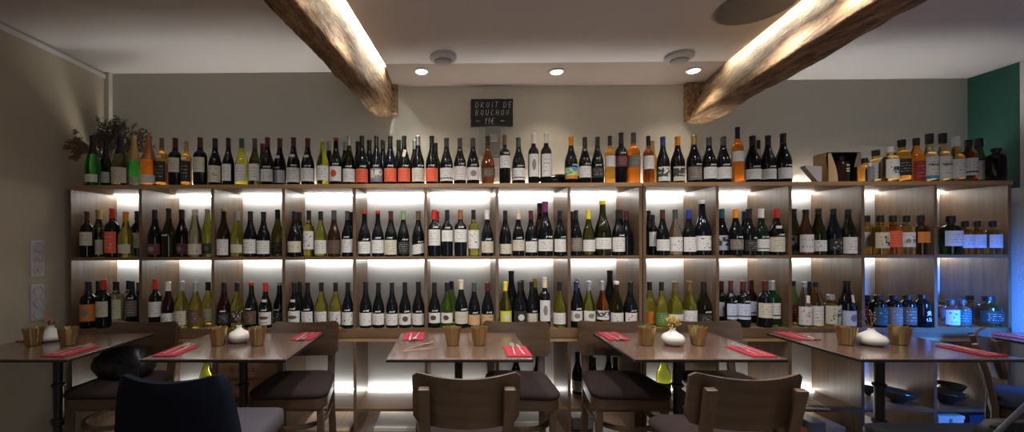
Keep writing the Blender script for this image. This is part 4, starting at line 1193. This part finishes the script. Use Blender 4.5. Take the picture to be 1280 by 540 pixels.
# lying bottle behind the two white-capped ones
b = body_mesh('b', .80); p = W(703, 222, YF + .15)
o = link('wine_bottle', b, glass('dk')[0], loc=(p.x + .10, YF + .17, ZT + .0415), rot=(0, R(-90), R(12)), scale=(.041, .041, .30))
link('capsule', cap_mesh('b', .80), capmat('k')[0], o)
tag(o, 'dark wine bottle lying on its side on the top board above the seventh bay', 'bottle', GRP['T'])

# dried flowers in a dark vase, top left
p = W(136, 226, 2.955); e = empty('dried_flower_arrangement', (p.x, 2.955, ZT + .0006))
b = MB(); b.lathe([(0, .035), (.01, .05), (.09, .055), (.15, .035), (.19, .022), (.20, .026)], 28); b.build('vase_body', mat('dark_vase', (.03, .022, .018), .4), e, smooth=True, angle=80)
tw, fo, fb = MB(), MB(), MB(); rr = random.Random(11)
def reach(px, py, y=2.955):
    q = W(px, py, y); q.x = max(q.x, XL + .03); return Vector((q.x - p.x, y - 2.955, q.z - ZT))
for _ in range(115):
    k = rr.random()
    if k < .62: tgt = reach(rr.gauss(142, 14), rr.uniform(146, 182), 2.955 + rr.uniform(-.05, .04))
    elif k < .85: tgt = reach(rr.gauss(176, 10), rr.uniform(161, 190), 2.955 + rr.uniform(-.05, .04))
    else: tgt = reach(rr.gauss(118, 7), rr.uniform(166, 185), 2.955 + rr.uniform(-.05, .04))
    mid = Vector((tgt.x * .35, tgt.y * .4, .19 + (tgt.z - .19) * .55))
    tw.tube([(0, 0, .17), mid, tgt], .0011, 4)
    for t in (.35, .55, .75, .9, 1.0):
        q = mid.lerp(tgt, t); petals(fo, q, .016, 6, .010, rr)
for _ in range(46):
    tgt = reach(min(104, rr.gauss(97, 6)), rr.gauss(186, 7), 2.715 + rr.uniform(-.025, .025)); tw.tube([(0, 0, .17), (tgt.x * .5, tgt.y * .4, .27), tgt], .0013, 4); petals(fb, tgt, .018, 12, .014, rr)
tw.build('stems', M_twig, e)
o = fo.build('dried_leaves', mat('dried_leaf_dark', (.11, .08, .06), .9), e); o['kind'] = 'stuff'
o = fb.build('hydrangea_head', mat('dried_hydrangea', (.20, .12, .06), .9), e); o['label'] = 'brown dried hydrangea head'; o['kind'] = 'stuff'
tag(e, 'dark dried flower arrangement behind the sparkling wine bottles, top left', 'dried flowers')

# gift box with a round bottle, and the tilted tray beside it
x0, x1 = W(1035, 210, YF + .01).x, W(1075.5, 210, YF + .01).x; h = W(1050, 191, YF + .01).z - ZT
e = empty('gift_box', (x0, YF + .01, ZT + .0006)); Wd = x1 - x0; M_pine = wood('pine_panel', (.42, .27, .13), (.58, .40, .21), 'Z', 5, .5)
def sidep(b, xa, xb, front):
    N = 8; pts = [(0, 0)] + [(.0, 0)] 
    prof = [(-.0, 0)] + [(.02 * math.sin(R(90 * k / N)) ** 1.6, h * k / N) for k in range(N + 1)] + [(.11, h), (.11, 0)]
    m = len(prof); b.add([(xa, y, z) for y, z in prof] + [(xb, y, z) for y, z in prof], [tuple(range(m)), tuple(reversed(range(m, 2 * m)))] + [(k, m + k, m + (k + 1) % m, (k + 1) % m) for k in range(m)])
b = MB(); sidep(b, 0, .006, 0); b.build('side_panel', M_pine, e)
# the front-left face wraps round with a curved edge
b = MB(); N = 12; prof = [(0, 0), (0, h * .97)] + [(.035 + .05 * math.sin(R(90 * k / N)), h * (1 - .0 - k / N)) for k in range(N + 1)]
prof = [(0, 0), (0, h * .97), (.014, h)] + [(.014 + .046 * math.sin(R(90 * k / N)), h * (1 - k / N)) for k in range(1, N + 1)]
m = len(prof); b.add([(x, -.004, z) for x, z in prof] + [(x, .0, z) for x, z in prof], [tuple(range(m)), tuple(reversed(range(m, 2 * m)))] + [(k, m + k, m + (k + 1) % m, (k + 1) % m) for k in range(m)]); b.build('front_flap', M_pine, e)
b = MB(); prof = [(Wd, h * .55), (Wd, h)] + [(Wd - .045 * math.sin(R(90 * (1 - k / N))), h * (.98 - .43 * k / N)) for k in range(N + 1)]
prof = [(Wd, h * .5), (Wd, h), (Wd - .012, h)] + [(Wd - .012 - .03 * (k / N) ** .6, h * (1 - .5 * k / N)) for k in range(1, N + 1)]
m = len(prof); b.add([(x, -.004, z) for x, z in prof] + [(x, .0, z) for x, z in prof], [tuple(range(m)), tuple(reversed(range(m, 2 * m)))] + [(k, m + k, m + (k + 1) % m, (k + 1) % m) for k in range(m)]); b.build('front_flap', mat('brown_card', (.20, .13, .09), .7), e)
b = MB(); b.box(.006, Wd, 0, .11, h, h + .004); b.box(.006, Wd, .106, .11, 0, h); b.box(Wd - .004, Wd, .02, .1055, 0, h); b.build('dark_shell', mat('dark_card', (.03, .018, .014), .6), e)
tag(e, 'open wooden gift box with curved front holding a dark round bottle', 'gift box')
px_ = x0 + Wd * .62
o = link('round_bottle', body_mesh('f', .86), mat('dark_brown_glass', (.03, .012, .008), .06), loc=(px_, YF + .064, ZT + .0006), scale=(.046, .046, h * .93))
link('stopper', cap_mesh('f', .86), capmat('k')[0], o)
for s_, z_ in (('70', .62), ('cl', .5), ('48', .40)): link('lettering', bent_text(s_, 34, z_, .07, lambda z: 1.02, 0., 12), M_chalkpen, o)
tag(o, 'dark round bottle with white print inside the open gift box', 'bottle')
p0 = W(1007, 207, YF + .015); b = MB()
zt_ = p0.z - ZT; b.add([(0, 0, zt_), (.103, 0, zt_ - .005), (.103, 0, 0), (.080, 0, 0), (.0, .0, zt_ - .012), (0, .04, zt_), (.103, .04, zt_ - .005), (.103, .04, 0), (.080, .04, 0), (0, .04, zt_ - .012)],
    [(0, 4, 3, 2, 1), (5, 6, 7, 8, 9), (0, 1, 6, 5), (1, 2, 7, 6), (2, 3, 8, 7), (3, 4, 9, 8), (4, 0, 5, 9)])
o = b.build('paper_stand', mat('pale_paper', (.42, .38, .38), .8), None, loc=(p0.x, YF + .015, ZT + .0006)); tag(o, 'pale wedge-shaped stand with slanting face beside the open gift box', 'stand')

# ------------------------------------------------------------------ in the base cabinets
def crate(x0, x1, y0, y1, z0, z1, lab, marks=False, lid=False):
    e = empty('wine_crate', ((x0 + x1) / 2, (y0 + y1) / 2, z0)); w, d, hh_ = x1 - x0, y1 - y0, z1 - z0; m = wood('crate_pine', (.17, .09, .05), (.30, .17, .095), 'X', 6, .6)
    b = MB(); b.box(-w / 2, w / 2, -d / 2, -d / 2 + .009, 0, hh_); b.build('front_panel', m, e, bevel=.001)
    b = MB(); b.box(-w / 2, w / 2, d / 2 - .009, d / 2, 0, hh_); b.build('back_panel', m, e)
    for s in (-1, 1): b = MB(); b.box(s * (w / 2 - .009) if s > 0 else -w / 2, w / 2 if s > 0 else -(w / 2 - .009), -d / 2 + .01, d / 2 - .01, 0, hh_); b.build('side_panel', m, e)
    b = MB(); b.box(-w / 2 + .009, w / 2 - .009, -d / 2 + .01, d / 2 - .01, 0, .008); b.build('bottom', m, e)
    if lid: b = MB(); b.add([(-w / 2, -d / 2, hh_), (w / 2, -d / 2, hh_), (w / 2 - .02, d / 2, hh_ + .03), (-w / 2 + .04, d / 2, hh_ + .03), (-w / 2, -d / 2, hh_ + .006), (w / 2, -d / 2, hh_ + .006), (w / 2 - .02, d / 2, hh_ + .036), (-w / 2 + .04, d / 2, hh_ + .036)], [(0, 3, 2, 1), (4, 5, 6, 7), (0, 1, 5, 4), (1, 2, 6, 5), (2, 3, 7, 6), (3, 0, 4, 7)]); b.build('lid', mat('dark_card', (.03, .018, .014)), e)
    b = MB(); yf = -d / 2 - .001
    if marks:
        for cx_ in (-w * .28, w * .25):
            for a in (0, 90):
                r_ = Matrix.Rotation(R(a), 4, 'Y'); b.add([r_ @ Vector(v) + Vector((cx_, yf, hh_ / 2)) for v in ((-.026, 0, 0), (-.003, 0, -.003), (0, 0, -.001), (.003, 0, -.003), (.026, 0, 0), (.003, 0, .003), (-.003, 0, .003))], [(0, 1, 2, 3, 4, 5, 6)])
    else:
        for k in range(4): b.box(-w * .3 + k * .045, -w * .3 + k * .045 + .03, yf - .0005, yf, hh_ * .45, hh_ * .45 + .004); b.box(-w * .3 + k * .045, -w * .3 + k * .045 + .025, yf - .0005, yf, hh_ * .65, hh_ * .65 + .004)
    b.build('stamp', mat('stamp_ink', (.04, .022, .015), .8), e)
    tag(e, lab, 'crate', 'stacked wine crates')
xa, xb = DX[2] + .04, DX[3] - .04
crate(xa + .01, xb + .005, YF + .03, YF + .30, Z3 + .0005, Z3 + .098, 'wooden wine crate with dark star stamps, lowest of the stack of three', True)
crate(xa + .015, xb, YF + .03, YF + .30, Z3 + .0995, Z3 + .196, 'wooden wine crate with dark star stamps, middle of the stack of three', True)
crate(xa - .02, xb + .01, YF + .02, YF + .30, Z3 + .1975, Z3 + .292, 'wooden wine crate with raised dark lid, topmost of the stack', False, True)
# magazine
xa, xb = EX[2] + T / 2, EX[3] - T / 2
e = empty('magazine', (2.318, YF + .115, Z3 + .0005), R(-8))
b = MB(); b.box(-.112, .115, -.11, .10, 0, .008); b.build('pages', mat('page_white', (.70, .70, .72), .6), e, bevel=.002)
def magmat():
    m, nt, bs = nm('cover_photo'); tc = nt.nodes.new('ShaderNodeTexCoord'); n = nt.nodes.new('ShaderNodeTexNoise'); n.inputs['Scale'].default_value = 22; n.inputs['Detail'].default_value = 4; nt.links.new(tc.outputs['Object'], n.inputs['Vector'])
    cr = nt.nodes.new('ShaderNodeValToRGB'); cr.color_ramp.elements[0].position = .4; cr.color_ramp.elements[0].color = (.04, .025, .02, 1); cr.color_ramp.elements[1].position = .65; cr.color_ramp.elements[1].color = (.35, .22, .16, 1)
    nt.links.new(n.outputs['Fac'], cr.inputs['Fac']); nt.links.new(cr.outputs['Color'], bs.inputs['Base Color']); bs.inputs['Roughness'].default_value = .3; return m
b = MB(); b.box(-.108, .105, -.10, .095, .0085, .0092); b.build('cover', magmat(), e)
tag(e, 'glossy magazine lying on the cabinet shelf under the fifth table', 'magazine')
# bowls
def bowl(px, py, wpx, Y, h_, tilt, lab, m):
    c = W(px, py, Y); r = wpx / 2 * Y / FPX
    b = MB(); b.lathe([(0, r * .30), (.006, r * .34), (.012, r * .36), (h_ * .5, r * .72), (h_, r), (h_ + .003, r * .985), (h_, r * .94), (h_ * .5, r * .66), (.02, r * .25), (.018, .001)], 48)
    o = b.build('ceramic_bowl', m, None, smooth=True, angle=60, loc=(c.x, Y, Z3 + .0005)); 
    for v in o.data.vertices: v.co.z += v.co.x * tilt * (v.co.z / h_)
    tag(o, lab, 'bowl', 'dark ceramic bowls')
M_bowl = mat('dark_glaze', (.035, .035, .032), .25, coat=.3, vary=(6, .4))
bowl(1085, 500, 17, 2.95, .055, 0, 'small dark bowl with blue-lit rim, leftmost of the bowls', M_bowl)
bowl(1122, 500, 38, 2.815, .075, -.10, 'wide dark oval bowl, right of the small blue-lit bowl', M_bowl)
bowl(1183, 500, 36, 2.80, .075, -.06, 'wide dark flared bowl beside the divider of the last bay', M_bowl)
bowl(1187, 500, 28, 2.92, .085, .0, 'dark flared bowl in the last bay, behind the chair post', M_bowl)
p = W(1176.5, 478, 2.98); b = MB(); b.lathe([(0, .02), (.004, .022), (.115, .022), (.118, .018), (.15, .017), (.152, .014)], 24); o = b.build('black_canister', M_leather, None, smooth=True, loc=(p.x - .045, 3.0, Z3 + .0005)); tag(o, 'slim black canister behind the flared bowl in the last cabinet bay', 'canister')
# floor-level boxes and blocks
M_card = mat('white_card', (.66, .64, .60), .7); M_oakbox = wood('oak_box', (.36, .25, .16), (.52, .40, .28), 'Y', 5, .6)
def carton(px0, px1, py, Y0_, dpt, lab, m, name='storage_box', cat='box', strip=None, zh=None, rz=0.):
    a, c = WZ(px0, py, 0.20), WZ(px1, py, 0.20); a, c = W(px0, py, Y0_), W(px1, py, Y0_); z1_ = a.z if zh is None else zh; z1_ = min(z1_, Z3 - .03)
    w = c.x - a.x; e = empty(name, ((a.x + c.x) / 2, Y0_ + dpt / 2, ZB + .0005), rz)
    b = MB(); b.box(-w / 2, w / 2, -dpt / 2, dpt / 2, 0, z1_ - ZB - .022); b.build('body', m, e, bevel=.001)
    b = MB(); b.box(-w / 2 - .003, w / 2 + .003, -dpt / 2 - .003, dpt / 2 + .003, z1_ - ZB - .0215, z1_ - ZB); b.build('lid', m, e, bevel=.001)
    if strip: b = MB(); b.box(-w * .36, w * .36, -dpt / 2 - .002, -dpt / 2 - .0008, .03, z1_ - ZB - .03); b.build('label_panel', strip, e)
    tag(e, lab, cat); return e
carton(374, 436, 538, YF + .02, .33, 'pale wooden box on the cabinet floor behind the brown-cushioned chair', M_oakbox)
carton(468, 519, 535, YF + .02, .33, 'wide white box with yellowish front at floor level left of the centre chair', M_card, strip=mat('kraft_strip', (.45, .33, .14), .7))
carton(632, 690, 528, YF + .02, .30, 'pale box with faint print at floor level, right of the centre chair', M_card)
carton(1013, 1031, 528, YF + .02, .30, 'dark grey arched box on the cabinet floor under the magazine', mat('grey_card', (.15, .16, .18), .4))
carton(1033, 1056, 534, YF + .02, .34, 'pale wooden block lying on the cabinet floor right of the grey box', M_oakbox)
carton(991, 1008, 536, YF + .02, .30, 'coral red box on the cabinet floor behind the right front chair', mat('coral_card', (.60, .14, .09), .7))
carton(1086, 1122, 536, YF + .03, .30, 'white box on the cabinet floor below the small blue-lit bowl', M_card)
e = carton(1173, 1205, 520, YF + .02, .26, 'white carton with orange base in the last floor-level bay', M_card)
vs, fs = text_verts('E.'); b = MB(); b.add([(v.x * .04, v.z - .1345, v.y * .04 + .10) for v in vs], fs); b.build('lettering', M_ink, e)
carton(1212, 1246, 519, YF + .04, .25, 'navy box beside the white carton in the last floor-level bay', mat('navy_card', (.03, .035, .09), .6))
carton(716, 742, 522, YF + .12, .22, 'light grey panel box on the cabinet floor below the lone dark bottle', mat('pale_grey_card', (.50, .53, .55), .7))

# ------------------------------------------------------------------ light
def lamp(name, kind, loc, energy, col, rot=(0, 0, 0), **kw):
    l = bpy.data.lights.new(name, kind); l.energy = energy; l.color = col
    for k, v in kw.items(): setattr(l, k, v)
    o = bpy.data.objects.new(name, l); COL.objects.link(o); o.location = loc; o.rotation_euler = rot; return o
for i, p in enumerate(DLS):
    lamp('downlight_lamp', 'SPOT', (p.x, p.y, p.z - .02), 9 if i < 3 else 2, (1, .84, .64), spot_size=R(110), spot_blend=.8, shadow_soft_size=.03)
# spots without fixtures, added over the tables for front light and bottle glints
for x in (-1.4, -.35, .55, 1.45, 2.5):
    for y in (1.55, 2.0): lamp('front_fill_spot', 'SPOT', (x, y, 2.42), (39 if abs(x - .5) < 1.2 else 28 if x > 2 else 11), (1, .95, .88), spot_size=R(140), spot_blend=1., shadow_soft_size=.035)
# daylight from the shop front behind the viewer
lamp('window_daylight', 'AREA', (.8, -1.5, 1.3), 15, (.84, .90, 1.), (R(90), 0, 0), shape='RECTANGLE', size=1.6, size_y=1.5)
# blue neon at the right
bl = lamp('blue_spot', 'SPOT', (3.28, 1.72, .98), 260, (.02, .21, 1.), spot_size=R(100), spot_blend=1., shadow_soft_size=.12)
bl.rotation_euler = (Vector((3.45, 2.70, .50)) - bl.location).to_track_quat('-Z', 'Y').to_euler()
w = bpy.data.worlds.new('world'); sc.world = w; w.use_nodes = True
w.node_tree.nodes['Background'].inputs[0].default_value = (.80, .88, 1, 1); w.node_tree.nodes['Background'].inputs[1].default_value = .04
sc.view_settings.view_transform = 'Standard'; sc.view_settings.look = 'None'; sc.view_settings.gamma = 1; sc.view_settings.use_curve_mapping = False
sc.view_settings.exposure = 0.
cy = sc.cycles; cy.use_denoising = True; cy.max_bounces = 8; cy.diffuse_bounces = 4; cy.glossy_bounces = 4; cy.transmission_bounces = 8; cy.sample_clamp_indirect = 4; cy.caustics_refractive = False; cy.caustics_reflective = False
cy.use_light_tree = True
